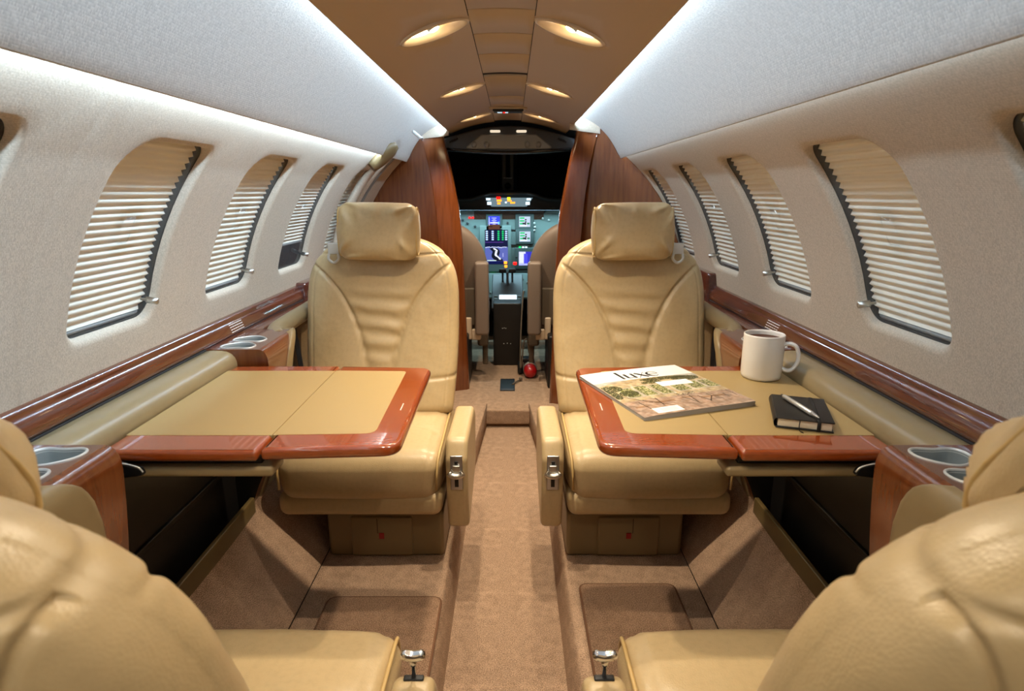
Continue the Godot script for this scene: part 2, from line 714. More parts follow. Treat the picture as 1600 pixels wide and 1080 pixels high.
func build_window(n: int, s: float, dc: float, cy: float, arc: float, hole: Array, k: int) -> void:
	var side := "left" if s < 0 else "right"
	var w := struct("window_%d" % n, "oval window with pleated blind, %s along the %s wall" % [["behind the viewer", "cut off by the picture edge", "largest and nearest in view", "second in view, beyond the table", "third in view, beside the seat headrest", "farthest, near the cockpit bulkhead"][k - 2], side])
	# dark frame behind the reveal
	var back := MB.new()
	var p := []
	for j in 9:
		var a := lerpf(W_LO - 3.0, W_HI + 3.0, j / 8.0)
		p.append([cyl(s, R + 0.066, a, dc - 0.16), cyl(s, R + 0.066, a, dc + 0.16)])
	back.net(p, false, false, s < 0)
	put("backing", back.done(), M.frame_black, w)
	var ring := MB.new()
	var rows := []
	for q in [[1.0, 0.0158], [0.975, 0.016], [0.966, 0.018], [0.966, 0.03], [1.08, 0.066]]:
		var row := []
		for h in hole:
			row.append(cyl(s, R + q[1], cy + h.y * q[0] / arc, dc + h.x * q[0]))
		rows.append(row)
	ring.net(rows, false, true, s > 0)
	put("frame", ring.done(), M.frame_black, w)
	# pleated blind, drawn down
	var blind := MB.new()
	var pleats := 26
	var pts := []
	var d0 := dc - 0.14
	var d1 := dc + 0.128
	var bottom := W_LO + (1.2 if not (s < 0 and k == 6) else 6.5)
	for j in pleats * 4 + 1:
		var t := j / float(pleats * 4)
		var a := lerpf(W_HI + 0.5, bottom, t)
		var ph := fposmod(t * pleats, 1.0)
		var zig: float = absf(ph - 0.5) * 2.0
		zig = zig * zig * (3.0 - 2.0 * zig)
		var rr := R + 0.0305 - 0.0065 * zig
		pts.append([cyl(s, rr, a, d0 - 0.0025 * zig), cyl(s, rr, a, d1 + 0.0012 * zig - 0.004)])
	blind.net(pts, false, false, s > 0)
	put("blind", blind.done(), M.blind_cloth, w)
	var rail := MB.new()
	rail.tube([cyl(s, R + 0.026, bottom - 0.4, d0 + 0.004), cyl(s, R + 0.026, bottom - 0.4, d1 - 0.012)], 0.004, 8)
	put("bottom_rail", rail.done(), M.sill_grey, w)
	# clear inner pane
	var pane := MB.new()
	var c := cyl(s, R + 0.0165, cy, dc)
	var m := hole.size()
	var ringp := []
	for q in hole:
		ringp.append(cyl(s, R + 0.0165, cy + q.y * 0.985 / arc, dc + q.x * 0.985))
	var mid := []
	var mid2 := []
	for q in hole:
		mid.append(cyl(s, R + 0.0165, cy + q.y * 0.6 / arc, dc + q.x * 0.6))
		mid2.append(cyl(s, R + 0.0165, cy + q.y * 0.25 / arc, dc + q.x * 0.25))
	pane.net([ringp, mid, mid2], false, true, s > 0)
	for i in m:
		if s > 0:
			pane.tri(c, mid2[(i + 1) % m], mid2[i])
		else:
			pane.tri(c, mid2[i], mid2[(i + 1) % m])
	put("pane", pane.done(), M.pane, w)
	# the little peg that draws the blind, low on the forward side
	var peg := MB.new()
	var a := cyl(s, R + 0.018, W_LO + 3.0, dc + 0.100)
	var b := cyl(s, R - 0.014, W_LO + 3.2, dc + 0.106)
	peg.tube([a, a.lerp(b, 0.3), a.lerp(b, 0.32), a.lerp(b, 0.95), b], [0.003, 0.003, 0.0066, 0.0068, 0.005], 14)
	put("pull_peg", peg.done(), M.satin_metal, w)

# ---------------------------------------------------------------- ceiling, valences and coves
const LIGHT_D := [-0.10, 0.635, 1.37, 2.105, 2.84]
const LIGHT_X := 0.142
const LIGHT_TURN := 0.62
const CEIL_END := 3.16

func roof(x: float, lift := 0.0) -> float:
	return YC + sqrt(R * R - x * x) + lift

func oval(a: float, b: float, turn: float, n := 40) -> Array:
	var out := []
	for i in n:
		var t := TAU * i / n
		out.append(Vector2(a * cos(t), b * sin(t)).rotated(turn))
	return out

func build_ceiling() -> void:
	var c := struct("ceiling", "tan ceiling strip between the two lit white valences")
	var panel := MB.new()
	for s in [-1.0, 1.0]:
		for k in LIGHT_D.size():
			var dc: float = LIGHT_D[k]
			var lo: float = -1.1 if k == 0 else (LIGHT_D[k - 1] + dc) / 2.0
			var hi: float = CEIL_END if k == LIGHT_D.size() - 1 else (LIGHT_D[k + 1] + dc) / 2.0
			var hole := oval(0.083, 0.036, LIGHT_TURN)
			# ring from the cell's rectangle to the hole, with the corners of the rectangle in it
			var x0 := 0.066
			var x1 := 0.285
			var rows := [[], [], [], [], []]
			var dirs := []
			for i in 40:
				dirs.append(wrapf(TAU * (i + 0.5) / 40.0, -PI, PI))
			for cx in [x0 - LIGHT_X, x1 - LIGHT_X]:
				for cd in [lo - dc, hi - dc]:
					var want := atan2(cd, cx)
					var best := 0
					for i in 40:
						if absf(angle_difference(dirs[i], want)) < absf(angle_difference(dirs[best], want)):
							best = i
					dirs[best] = want
			for i in 40:
				var u := Vector2(cos(dirs[i]), sin(dirs[i]))
				var t := 1e9
				if absf(u.x) > 1e-6:
					t = minf(t, ((x1 if u.x > 0 else x0) - LIGHT_X) / u.x)
				if absf(u.y) > 1e-6:
					t = minf(t, ((hi if u.y > 0 else lo) - dc) / u.y)
				var far := u * t
				# along u to the oval
				var v := u.rotated(-LIGHT_TURN)
				var tt := 1.0 / sqrt(pow(v.x / 0.083, 2) + pow(v.y / 0.036, 2))
				var near := u * tt
				for j in 5:
					var q := far.lerp(near, [0.0, 0.35, 0.7, 1.0, 1.0][j])
					var x := LIGHT_X + q.x
					rows[j].append(Vector3(s * x, roof(x, 0.0 if j < 4 else 0.02), -(dc + q.y)))
			panel.net(rows, false, true, s < 0)
		# outer edge of the panel
		var ed := []
		for q in [[0.285, 0.0], [0.2865, 0.003], [0.285, 0.008], [0.24, 0.008]]:
			ed.append([Vector3(s * q[0], roof(0.285 if q[0] > 0.25 else 0.24, q[1]), 1.1), Vector3(s * q[0], roof(0.285 if q[0] > 0.25 else 0.24, q[1]), -CEIL_END)])
		panel.net(ed, false, false, s < 0)
	put("side_panel", panel.done(), M.vinyl, c)
	# hatch panels down the middle
	var spans := [[-1.1, -0.3], [-0.29, 0.42], [0.43, 0.86], [0.87, 1.262], [1.266, 1.445], [1.45, 1.645], [1.652, 1.895], [1.95, 2.34], [2.36, 2.55], [2.555, 3.10]]
	for q in spans:
		var m := MB.new()
		var rows := []
		var hw := 0.0645
		for e in [[1.0, 0.006], [1.0, 0.001], [0.985, 0.0]]:
			var ring := []
			var zz := 0.0 if e[0] == 1.0 else 0.001
			for i in 9:
				var x := lerpf(-hw, hw, i / 8.0) * float(e[0])
				ring.append(Vector3(x, roof(x, e[1]), -(q[0] + 0.0015 + zz)))
			for i in 9:
				var x := lerpf(hw, -hw, i / 8.0) * float(e[0])
				ring.append(Vector3(x, roof(x, e[1]), -(q[1] - 0.0015 - zz)))
			rows.append(ring)
		m.net(rows, false, true, true)
		var top := []
		for i in 9:
			var x := lerpf(-hw, hw, i / 8.0) * 0.985
			top.append([Vector3(x, roof(x), -(q[0] + 0.0025)), Vector3(x, roof(x), -(q[1] - 0.0025))])
		m.net(top)
		put("hatch_panel", m.done(), M.vinyl_dark if q[0] > 1.94 and q[0] < 1.96 else M.vinyl, c)
	var bk := MB.new()
	var bp := []
	for i in 9:
		var x := lerpf(-0.08, 0.08, i / 8.0)
		bp.append([Vector3(x, roof(x, 0.007), 1.1), Vector3(x, roof(x, 0.007), -CEIL_END)])
	bk.net(bp)
	put("backing", bk.done(), M.gap, c)
	var lid := MB.new()
	lid.rbox(Vector3(0, 1.482, -1.0), Vector3(0.8, 0.01, 4.4), 0.003)
	put("crown", lid.done(), M.gap, c)
	# valences
	for s in [-1.0, 1.0]:
		var v := MB.new()
		v.xf = Transform3D(Basis(Vector3(s, 0, 0), Vector3(0, 1, 0), Vector3(0, 0, 1)), Vector3.ZERO)
		var prof := []
		# from the cove down to the lip, bulging outwards like the skin behind it
		var p_hi := Vector2(0.270, 1.4285)
		var p_lo := Vector2(0.4755, 1.2365)
		var nn := Vector2(0.683, 0.730)
		prof.append(Vector2(0.252, 1.452))
		for k in 15:
			var t := k / 14.0
			prof.append(p_hi.lerp(p_lo, t) + nn * VAL_BULGE * sin(PI * t))
		prof.append(Vector2(0.4775, 1.2345))
		prof.append(Vector2(0.4805, 1.2355))
		for k in range(14, -1, -1):
			var t := k / 14.0
			prof.append(p_hi.lerp(p_lo, t) + nn * (VAL_BULGE * sin(PI * t) + 0.005))
		prof.append(Vector2(0.258, 1.457))
		v.extrude(prof, 1.1, -3.12, true, 1)
		var o := put("valence", v.done(), M.valence_cloth, c)
		o.set_meta("label", "white woven valence panel lit from the cove above")
		var led := MB.new()
		led.rbox(Vector3(s * 0.268, 1.411, -1.0), Vector3(0.012, 0.006, 4.1), 0.002)
		put("cove_lamp", led.done(), M.led, c)
		led = MB.new()
		led.rbox(Vector3(s * 0.4715, 1.2575, -0.78), Vector3(0.005, 0.005, 3.75), 0.002)
		put("wash_lamp", led.done(), M.led if s < 0 else M.led_weak, c)
	# small clip on the forward end of the left valence
	var clip := MB.new()
	clip.xf = Transform3D(Basis(Vector3(0, 0, 1), 0.12) * Basis(Vector3(0, 0, 1), -0.83), Vector3(-0.365, 1.322, -2.60))
	clip.rbox(Vector3.ZERO, Vector3(0.045, 0.012, 0.05), 0.004)
	var ck := put("clip", clip.done(), M.rim_grey, c)
	ck.set_meta("label", "small white plastic clip on the left valence")
	# lit cabin sign at the forward end of the ceiling
	var sg := thing("cabin_sign", "small dark lit no-smoking sign in the middle of the ceiling near the cockpit", "sign", Vector3(0.004, roof(0) - 0.002, -2.66))
	var b := MB.new()
	b.rbox(Vector3(0, -0.004, 0), Vector3(0.155, 0.014, 0.10), 0.005, 3)
	put("housing", b.done(), M.vinyl, sg)
	b = MB.new()
	b.rbox(Vector3(0.0, -0.012, 0.046), Vector3(0.125, 0.010, 0.006), 0.002)
	b.rbox(Vector3(0.0, -0.014, 0.02), Vector3(0.118, 0.010, 0.056), 0.003)
	put("lens", b.done(), M.black, sg)
	for q in [[-0.034, 0.020, "screen_white_dim"], [-0.016, 0.009, "screen_red"], [-0.006, 0.012, "screen_white_dim"]]:
		b = MB.new()
		b.rbox(Vector3(q[0], -0.0195, 0.022), Vector3(q[1], 0.002, 0.028), 0.0008)
		put("lit_symbol", b.done(), M[q[2]], sg)

func build_ceiling_lights() -> void:
	var names := {2: ["left", "right"], 3: ["left", "right"], 4: ["left", "right"]}
	for k in LIGHT_D.size():
		for s in [-1.0, 1.0]:
			var x := LIGHT_X
			var dc: float = LIGHT_D[k]
			var lab: String = ["", "", "large oval reading light nearest the viewer, %s ceiling, lamp glowing", "oval reading light above the headrests, second of the %s ceiling row", "smallest oval reading light, farthest along the %s ceiling row by the cockpit"][k]
			if lab == "":
				lab = ["oval reading light behind the viewer, over the rear %s seat", "oval reading light overhead just outside the picture, above the rear %s knees"][k]
			var t := thing("ceiling_light", lab % ("left" if s < 0 else "right"), "ceiling light", Vector3(s * x, roof(x), -dc), "oval reading lights in the ceiling")
			var tilt := Basis(Vector3(0, 0, 1), -s * asin(x / R))
			var mir := Basis(Vector3(s, 0, 0), Vector3(0, 1, 0), Vector3(0, 0, 1))
			# trim ring
			var m := MB.new()
			m.xf = Transform3D(tilt * mir, Vector3.ZERO)
			var rows := []
			for q in [[0.092, 0.0465, 0.001], [0.0915, 0.0455, -0.004], [0.088, 0.043, -0.0065], [0.083, 0.039, -0.006], [0.078, 0.033, 0.001], [0.077, 0.030, 0.010]]:
				var row := []
				for p in oval(q[0], q[1], LIGHT_TURN):
					row.append(Vector3(p.x, q[2], -p.y))
				rows.append(row)
			m.net(rows, false, true, true)
			put("trim_ring", m.done(), M.bezel_trim, t)
			# bowl
			m = MB.new()
			m.xf = Transform3D(tilt * mir, Vector3.ZERO)
			rows = []
			for j in 8:
				var a := PI / 2 * j / 7.0
				var row := []
				for p in oval(0.080 * cos(a) + 0.001, 0.034 * cos(a) + 0.001, LIGHT_TURN):
					row.append(Vector3(p.x, 0.004 + 0.030 * sin(a), -p.y))
				rows.append(row)
			m.net(rows, false, true, true)
			put("reflector", m.done(), M.reflector, t)
			# swivelling lamp
			m = MB.new()
			var ax := tilt * Basis(Vector3(0, 0, 1), -s * 0.3)
			m.lathe([Vector2(0.012, -0.004), Vector2(0.014, 0.0), Vector2(0.0135, 0.012), Vector2(0.008, 0.018), Vector2(0.0, 0.019)], 20, Transform3D(ax, Vector3(0, 0.006, 0)))
			put("lamp_housing", m.done(), M.satin_metal, t)
			m = MB.new()
			m.lathe([Vector2(0.0, -0.0065), Vector2(0.007, -0.006), Vector2(0.0105, -0.003), Vector2(0.0105, 0.0), Vector2(0.0, 0.001)], 20, Transform3D(ax, Vector3(0, 0.006, 0)))
			put("lamp_bulb", m.done(), M.bulb, t)
			# glowing lens over the outboard end of the bowl
			m = MB.new()
			var c := Vector2(0.034, 0.0).rotated(LIGHT_TURN)
			m.xf = Transform3D(tilt * mir, Vector3.ZERO)
			rows = []
			for q in [[1.0, 0.018], [0.98, 0.010], [0.85, 0.006], [0.5, 0.0035], [0.02, 0.003]]:
				var row := []
				for p in oval(0.037 * q[0], 0.021 * q[0], LIGHT_TURN, 28):
					row.append(Vector3(c.x + p.x, q[1], -(c.y + p.y)))
				rows.append(row)
			m.net(rows, false, true, true)
			put("glow_lens", m.done(), M.bulb_soft, t)
			var l := SpotLight3D.new()
			l.name = "reading_light"
			l.light_color = Color(1.0, 0.92, 0.80)
			l.light_energy = E_SPOT * [0.30, 0.42, 0.95, 1.0, 0.85][k]
			l.light_size = 0.012
			l.spot_range = 6.0
			l.spot_attenuation = 2.0
			l.spot_angle = 55.0
			l.spot_angle_attenuation = 0.75
			l.shadow_enabled = true
			t.add_child(l)
			l.position = tilt * Vector3(0, -0.004, 0)
			l.rotation = Vector3(-PI / 2, 0, 0)

# ---------------------------------------------------------------- floor
func slab(poly: Array, y0: float, h: float, bev: float) -> MB:
	# polygon given as (x, d); lies level with its underside at y0
	var m := MB.new()
	var pv := PackedVector2Array()
	for q in poly:
		pv.append(q)
	m.prism(pv, h, bev, 3, Transform3D(Basis(Vector3(1, 0, 0), Vector3(0, 0, -1), Vector3(0, 1, 0)), Vector3(0, y0, 0)))
	return m

func build_floor() -> void:
	var f := struct("floor", "beige carpeted floor with a sunken centre aisle")
	var a := slab([Vector2(-0.26, -1.1), Vector2(0.27, -1.1), Vector2(0.27, 2.76), Vector2(-0.26, 2.76)], -0.04, 0.04, 0.0)
	put("aisle_carpet", a.done(), M.carpet, f)
	var under := MB.new()
	under.rbox(Vector3(0, -0.06, -1.5), Vector3(1.7, 0.02, 5.4), 0.004)
	put("subfloor", under.done(), M.gap, f)
	for s in [-1.0, 1.0]:
		# step up from the aisle to the seat floor with a rounded nose, then the floor, the coved side and its upstand
		var xb := 0.136 if s < 0 else 0.146
		var prof := [[xb, -0.002], [xb + 0.006, 0.03], [xb + 0.014, 0.075], [xb + 0.020, 0.090], [xb + 0.028, 0.098], [xb + 0.038, PF], [0.36, PF], [0.505, PF]]
		var p := []
		for q in prof:
			var row := []
			for j in 21:
				row.append(Vector3(s * q[0], q[1], -lerpf(-1.1, 2.78, j / 20.0)))
			p.append(row)
		var m := MB.new()
		m.net(p, false, false, s > 0)
		put("platform_carpet", m.done(), M.carpet, f)
		p = []
		for q in [[0.506, PF + 0.003], [0.512, PF + 0.012], [0.545, 0.150], [0.59, 0.198], [0.63, 0.243], [0.658, 0.275], [0.665, 0.30]]:
			var row := []
			for j in 41:
				var d := lerpf(-1.1, 2.78, j / 40.0)
				var off := 0.006 * sin(d * 9.0) * sin((q[0] - 0.5) * 18.0)
				row.append(Vector3(s * (q[0] - off), q[1] + off, -d))
			p.append(row)
		m = MB.new()
		m.net(p, false, false, s > 0)
		put("side_carpet", m.done(), M.carpet, f)
		# flared carpet wedge at the end of the aisle
		m = MB.new()
		var w := [Vector2(s * (xb - 0.006), 2.30), Vector2(s * 0.10, 2.75), Vector2(s * 0.34, 2.75), Vector2(s * 0.26, 2.30)]
		m.prism(PackedVector2Array(w), 0.115, 0.008, 3, Transform3D(Basis(Vector3(1, 0, 0), Vector3(0, 0, -1), Vector3(0, 1, 0)), Vector3(0, 0, 0)))
		put("threshold_carpet", m.done(), M.carpet, f)
	# ribbed riser and cockpit floor
	var st := MB.new()
	var rp := []
	for j in 25:
		var t := j / 24.0
		var b := 0.002 * sin(t * TAU * 6.0)
		rp.append([Vector3(-0.3, t * 0.088, -(2.735 - b)), Vector3(0.3, t * 0.088, -(2.735 - b))])
	st.net(rp, false, false, true)
	put("step_riser", st.done(), M.rib_carpet, f)
	var ck := MB.new()
	ck.rbox(Vector3(0, 0.052, -3.9), Vector3(1.5, 0.076, 2.36), 0.010, 3)
	put("cockpit_carpet", ck.done(), M.carpet, f)
	# loose mats on the seat floors
	for q in [[-1.0, "beige carpet mat with stitched border on the left footwell floor", 1.322, -0.158], [1.0, "beige carpet mat with stitched border on the right footwell floor", 1.375, 0.196]]:
		var s: float = q[0]
		var inner: float = absf(q[3])
		var pts := [Vector2(s * inner, 0.66), Vector2(s * inner, q[2]), Vector2(s * 0.44, q[2]), Vector2(s * 0.44, 0.66)]
		var poly := rpoly(pts, 0.022, 5)
		var t := thing("floor_mat", q[1], "floor mat", Vector3(0, PF + 0.001, 0), "footwell mats")
		var mm := MB.new()
		mm.prism(poly, 0.009, 0.004, 3, Transform3D(Basis(Vector3(1, 0, 0), Vector3(0, 0, -1), Vector3(0, 1, 0)), Vector3.ZERO))
		put("pile", mm.done(), M.mat_carpet, t)
		mm = MB.new()
		var path := []
		for v in poly:
			path.append(Vector3(v.x, 0.0045, -v.y))
		mm.tube(path, 0.0042, 6, true)
		put("binding", mm.done(), M.binding, t)

# ---------------------------------------------------------------- wooden bulkhead
func build_bulkhead() -> void:
	for s in [-1.0, 1.0]:
		var d0 := 2.98 if s < 0 else 2.70
		var k := 2.98 / 2.8
		var side := "left" if s < 0 else "right"
		var w := struct("wall_forward_" + side, "polished mahogany bulkhead panel on the %s of the cockpit doorway" % side)
		# main board: from the seam out to the lining
		var seam := [[0.386, 1.372], [0.376, 1.312], [0.352, 1.20], [0.333, 1.05], [0.322, 0.868], [0.318, 0.5], [0.318, 0.05]]
		var inner := [[0.306, 1.39], [0.300, 1.338], [0.276, 1.25], [0.252, 1.12], [0.232, 1.0], [0.222, 0.86], [0.212, 0.5], [0.20, 0.09]]
		var poly := PackedVector2Array()
		for q in seam:
			poly.append(Vector2(s * q[0] * (1.0 if s > 0 else k * 0.985), q[1] + (0.008 if s < 0 else 0.0)))
		poly.append(Vector2(s * 0.55, 0.05))
		for j in 15:
			var a := lerpf(-28.0, 47.0, j / 14.0)
			poly.append(Vector2(s * 0.737 * cos(deg_to_rad(a)), YC + 0.737 * sin(deg_to_rad(a))))
		for q in [[0.468, 1.250], [0.445, 1.295], [0.424, 1.330]]:
			poly.append(Vector2(s * q[0], q[1]))
		var m := MB.new()
		# the right board stands askew, its outer edge nearer the viewer
		var slope: float = 0.5 if s > 0 else 0.0
		var x_hinge: float = 0.386 * s
		m.xf = Transform3D(Basis(Vector3(1, 0, s * slope), Vector3(0, 1, 0), Vector3(0, 0, 1)), Vector3(0, 0, -absf(x_hinge) * slope))
		m.prism(poly, 0.03, 0.004, 2, Transform3D(Basis(), Vector3(0, 0, -d0 - 0.03)))
		put("outer_board", m.done(), M.wood_y, w)
		# angled return towards the doorway
		m = MB.new()
		var rows := [[], [], [], []]
		for j in 24:
			var t := j / 23.0
			var y := lerpf(1.368, 0.05, t)
			var xs := seam_x(seam, y) * (1.0 if s > 0 else k * 0.985)
			var xi := seam_x(inner, y) * (1.0 if s > 0 else k * 0.96)
			rows[0].append(Vector3(s * (xs - 0.001), y, -d0 + 0.0))
			rows[1].append(Vector3(s * (xi + 0.012), y, -(d0 + 0.045)))
			rows[2].append(Vector3(s * xi, y, -(d0 + 0.06)))
			rows[3].append(Vector3(s * (xi + 0.004), y, -(d0 + 0.14)))
		m.net(rows, false, false, s < 0)
		put("door_return", m.done(), M.wood_y, w)
		# pale cap between the wood and the valence
		m = MB.new()
		var cap := [[], [], []]
		for j in 9:
			var t := j / 8.0
			var xs := lerpf(0.392, 0.268, t) * (1.0 if s > 0 else k * 0.985)
			var yb := lerpf(1.336, 1.357, t)
			var z := -d0 + lerpf(0.008, -0.045, t)
			cap[0].append(Vector3(s * xs, yb, z))
			cap[1].append(Vector3(s * (xs - 0.002), yb + 0.012, z + 0.004))
			cap[2].append(Vector3(s * (xs + 0.004), yb + 0.085, z - 0.01))
		m.net(cap, false, false, s > 0)
		put("top_cap", m.done(), M.wall_cloth, w)
	# rounded surround of the entry door on the left, just before the bulkhead
	var dr := struct("trim_4", "cream surround of the entry door beside the left bulkhead")
	for q in [[2.50, 0.030, 0.016, "wall_cloth"], [2.60, 0.022, 0.012, "wall_cloth"], [2.67, 0.014, 0.010, "sill_grey"]]:
		var m := MB.new()
		var path := []
		for j in 22:
			var a := lerpf(-20.0, 49.0, j / 21.0)
			path.append(cyl(-1.0, R - 0.004, a, q[0] + 0.05 * j / 21.0))
		m.tube(path, q[1], 12, false, true, q[2] / q[1], Vector3(1, 0, 0))
		put("door_rib", m.done(), M[q[3]], dr)
	var hood := MB.new()
	var hp := []
	for j in 8:
		hp.append(cyl(-1.0, R - 0.016, lerpf(43.0, 53.0, j / 7.0), 2.45 + 0.04 * j / 7.0))
	hood.tube(hp, [0.03, 0.036, 0.04, 0.042, 0.042, 0.04, 0.034, 0.02], 14, false, true, 0.55, Vector3(1, 0, 0))
	put("door_hood", hood.done(), M.base_plastic, dr)

func seam_x(tab: Array, y: float) -> float:
	for i in tab.size() - 1:
		if y >= tab[i + 1][1]:
			return lerpf(tab[i][0], tab[i + 1][0], clampf((tab[i][1] - y) / (tab[i][1] - tab[i + 1][1]), -0.5, 1.0))
	return tab[-1][0]

# ---------------------------------------------------------------- wooden trims, side ledges, consoles
func mirrored(s: float) -> Transform3D:
	return Transform3D(Basis(Vector3(s, 0, 0), Vector3(0, 1, 0), Vector3(0, 0, 1)), Vector3.ZERO)

func club(s: float, e: float) -> Transform3D:
	# (x outwards, y, dd = distance from the middle of the tables) to the cabin
	return Transform3D(Basis(Vector3(s, 0, 0), Vector3(0, 1, 0), Vector3(0, 0, -e)), Vector3(0, 0, -MID))

func v2(list: Array) -> Array:
	return list.map(func(q): return Vector2(q[0], q[1]))

func build_sides() -> void:
	for s in [-1.0, 1.0]:
		var side := "left" if s < 0 else "right"
		# moulded wooden rail along the foot of the wall
		var tr := struct("trim_%d" % (1 if s < 0 else 2), "glossy mahogany rail along the foot of the %s wall" % side)
		var m := MB.new()
		m.xf = mirrored(s)
		var prof := v2([[0.74, 0.783], [0.729, 0.784], [0.723, 0.781], [0.720, 0.776], [0.7205, 0.771], [0.716, 0.767], [0.712, 0.760], [0.708, 0.750], [0.706, 0.742], [0.708, 0.737], [0.716, 0.735], [0.74, 0.735]])
		m.extrude(prof, 1.1, -2.09, true, 1)
		put("rail", m.done(), M.wood_z, tr)
		m = MB.new()
		m.xf = mirrored(s)
		var hi := 0.792 if s < 0 else 0.826
		m.rbox(Vector3(0.718, (0.715 + hi) / 2.0, -2.18), Vector3(0.045, hi - 0.715, 0.19), 0.010, 4)
		put("end_block", m.done(), M.plum_wood, tr)
		m = MB.new()
		m.rbox(Vector3(s * 0.722, 0.728, -0.55), Vector3(0.03, 0.016, 3.3), 0.003)
		put("shadow_gap", m.done(), M.gap, tr)
		# slotted grille in the rail
		for r in 4:
			m = MB.new()
			for c in 6:
				m.rbox(Vector3(s * (0.7065 + 0.0022 * r), 0.7445 + r * 0.0062, -(1.535 + c * 0.0125)), Vector3(0.0025, 0.0022, 0.0095), 0.0006, 1)
			put("grille_slot", m.done(), M.white_ink, tr)
		# dark table well between the consoles
		var lw := struct("wall_lower_" + side, "dark table well and tan lower lining below the %s rail" % side)
		m = MB.new()
		m.xf = mirrored(s)
		m.rbox(Vector3(0.71, 0.47, -MID), Vector3(0.012, 0.42, 0.66), 0.003)
		put("well_panel", m.done(), M.dark_panel, lw)
		m = MB.new()
		m.xf = mirrored(s)
		m.rbox(Vector3(0.702, 0.60, -MID + 0.02), Vector3(0.01, 0.016, 0.52), 0.003)
		m.rbox(Vector3(0.702, 0.42, -MID + 0.02), Vector3(0.01, 0.016, 0.52), 0.003)
		put("well_rib", m.done(), M.dark_panel, lw)
		for e in [-1.0, 1.0]:
			m = MB.new()
			m.xf = club(s, e)
			m.rbox(Vector3(0.688, 0.48, 0.307 + 0.60), Vector3(0.02, 0.48, 1.14), 0.004)
			put("lining_panel", m.done(), M.side_cloth, lw)
		m = MB.new()
		m.rbox(Vector3(s * 0.76, 0.40, -0.8), Vector3(0.02, 0.80, 4.0), 0.004)
		put("outer_skin", m.done(), M.gap, lw)
		# tan strip over the carpet
		var bb := MB.new()
		bb.xf = mirrored(s)
		bb.rbox(Vector3(0.664, 0.292, -MID + 0.0), Vector3(0.012, 0.056, 0.61), 0.003, 2)
		var bo := put("baseboard_" + side, bb.done(), M.kick)
		bo.set_meta("kind", "structure")
		bo.set_meta("category", "baseboard")
		bo.set_meta("label", "tan kick strip under the dark table well, %s side" % side)
		# leather ledge between the rail and the table
		var lg := thing("side_ledge", "tan leather covered ledge between the wooden rail and the %s table" % side, "ledge")
		m = MB.new()
		m.xf = mirrored(s)
		prof = v2([[0.713, 0.700], [0.713, 0.7315], [0.690, 0.7335], [0.672, 0.7330], [0.658, 0.7305], [0.648, 0.7255], [0.641, 0.717], [0.6375, 0.707], [0.637, 0.690], [0.645, 0.680]])
		m.extrude(prof, -(MID - 0.306), -(MID + 0.251), true, 1)
		put("leather_lid", m.done(), M.leather_smooth, lg)
		m = MB.new()
		m.rbox(Vector3(s * 0.672, 0.672, -MID), Vector3(0.06, 0.025, 0.60), 0.004)
		put("support", m.done(), M.dark_panel, lg)
		for e in [-1.0, 1.0]:
			build_console(s, e)

func console_profile() -> Array:
	return v2([[0.584, 0.7355], [0.5765, 0.7335], [0.570, 0.7285], [0.566, 0.721], [0.5635, 0.711], [0.563, 0.698], [0.564, 0.680], [0.567, 0.640], [0.572, 0.590], [0.579, 0.535], [0.594, 0.47], [0.616, 0.41], [0.645, 0.35], [0.668, 0.29]])

func arc_end(y: float) -> float:
	return seam_x([[0.438, 0.7355], [0.428, 0.732], [0.412, 0.726], [0.395, 0.712], [0.377, 0.686], [0.363, 0.643], [0.356, 0.603], [0.352, 0.54], [0.350, 0.47], [0.348, 0.29]], y)

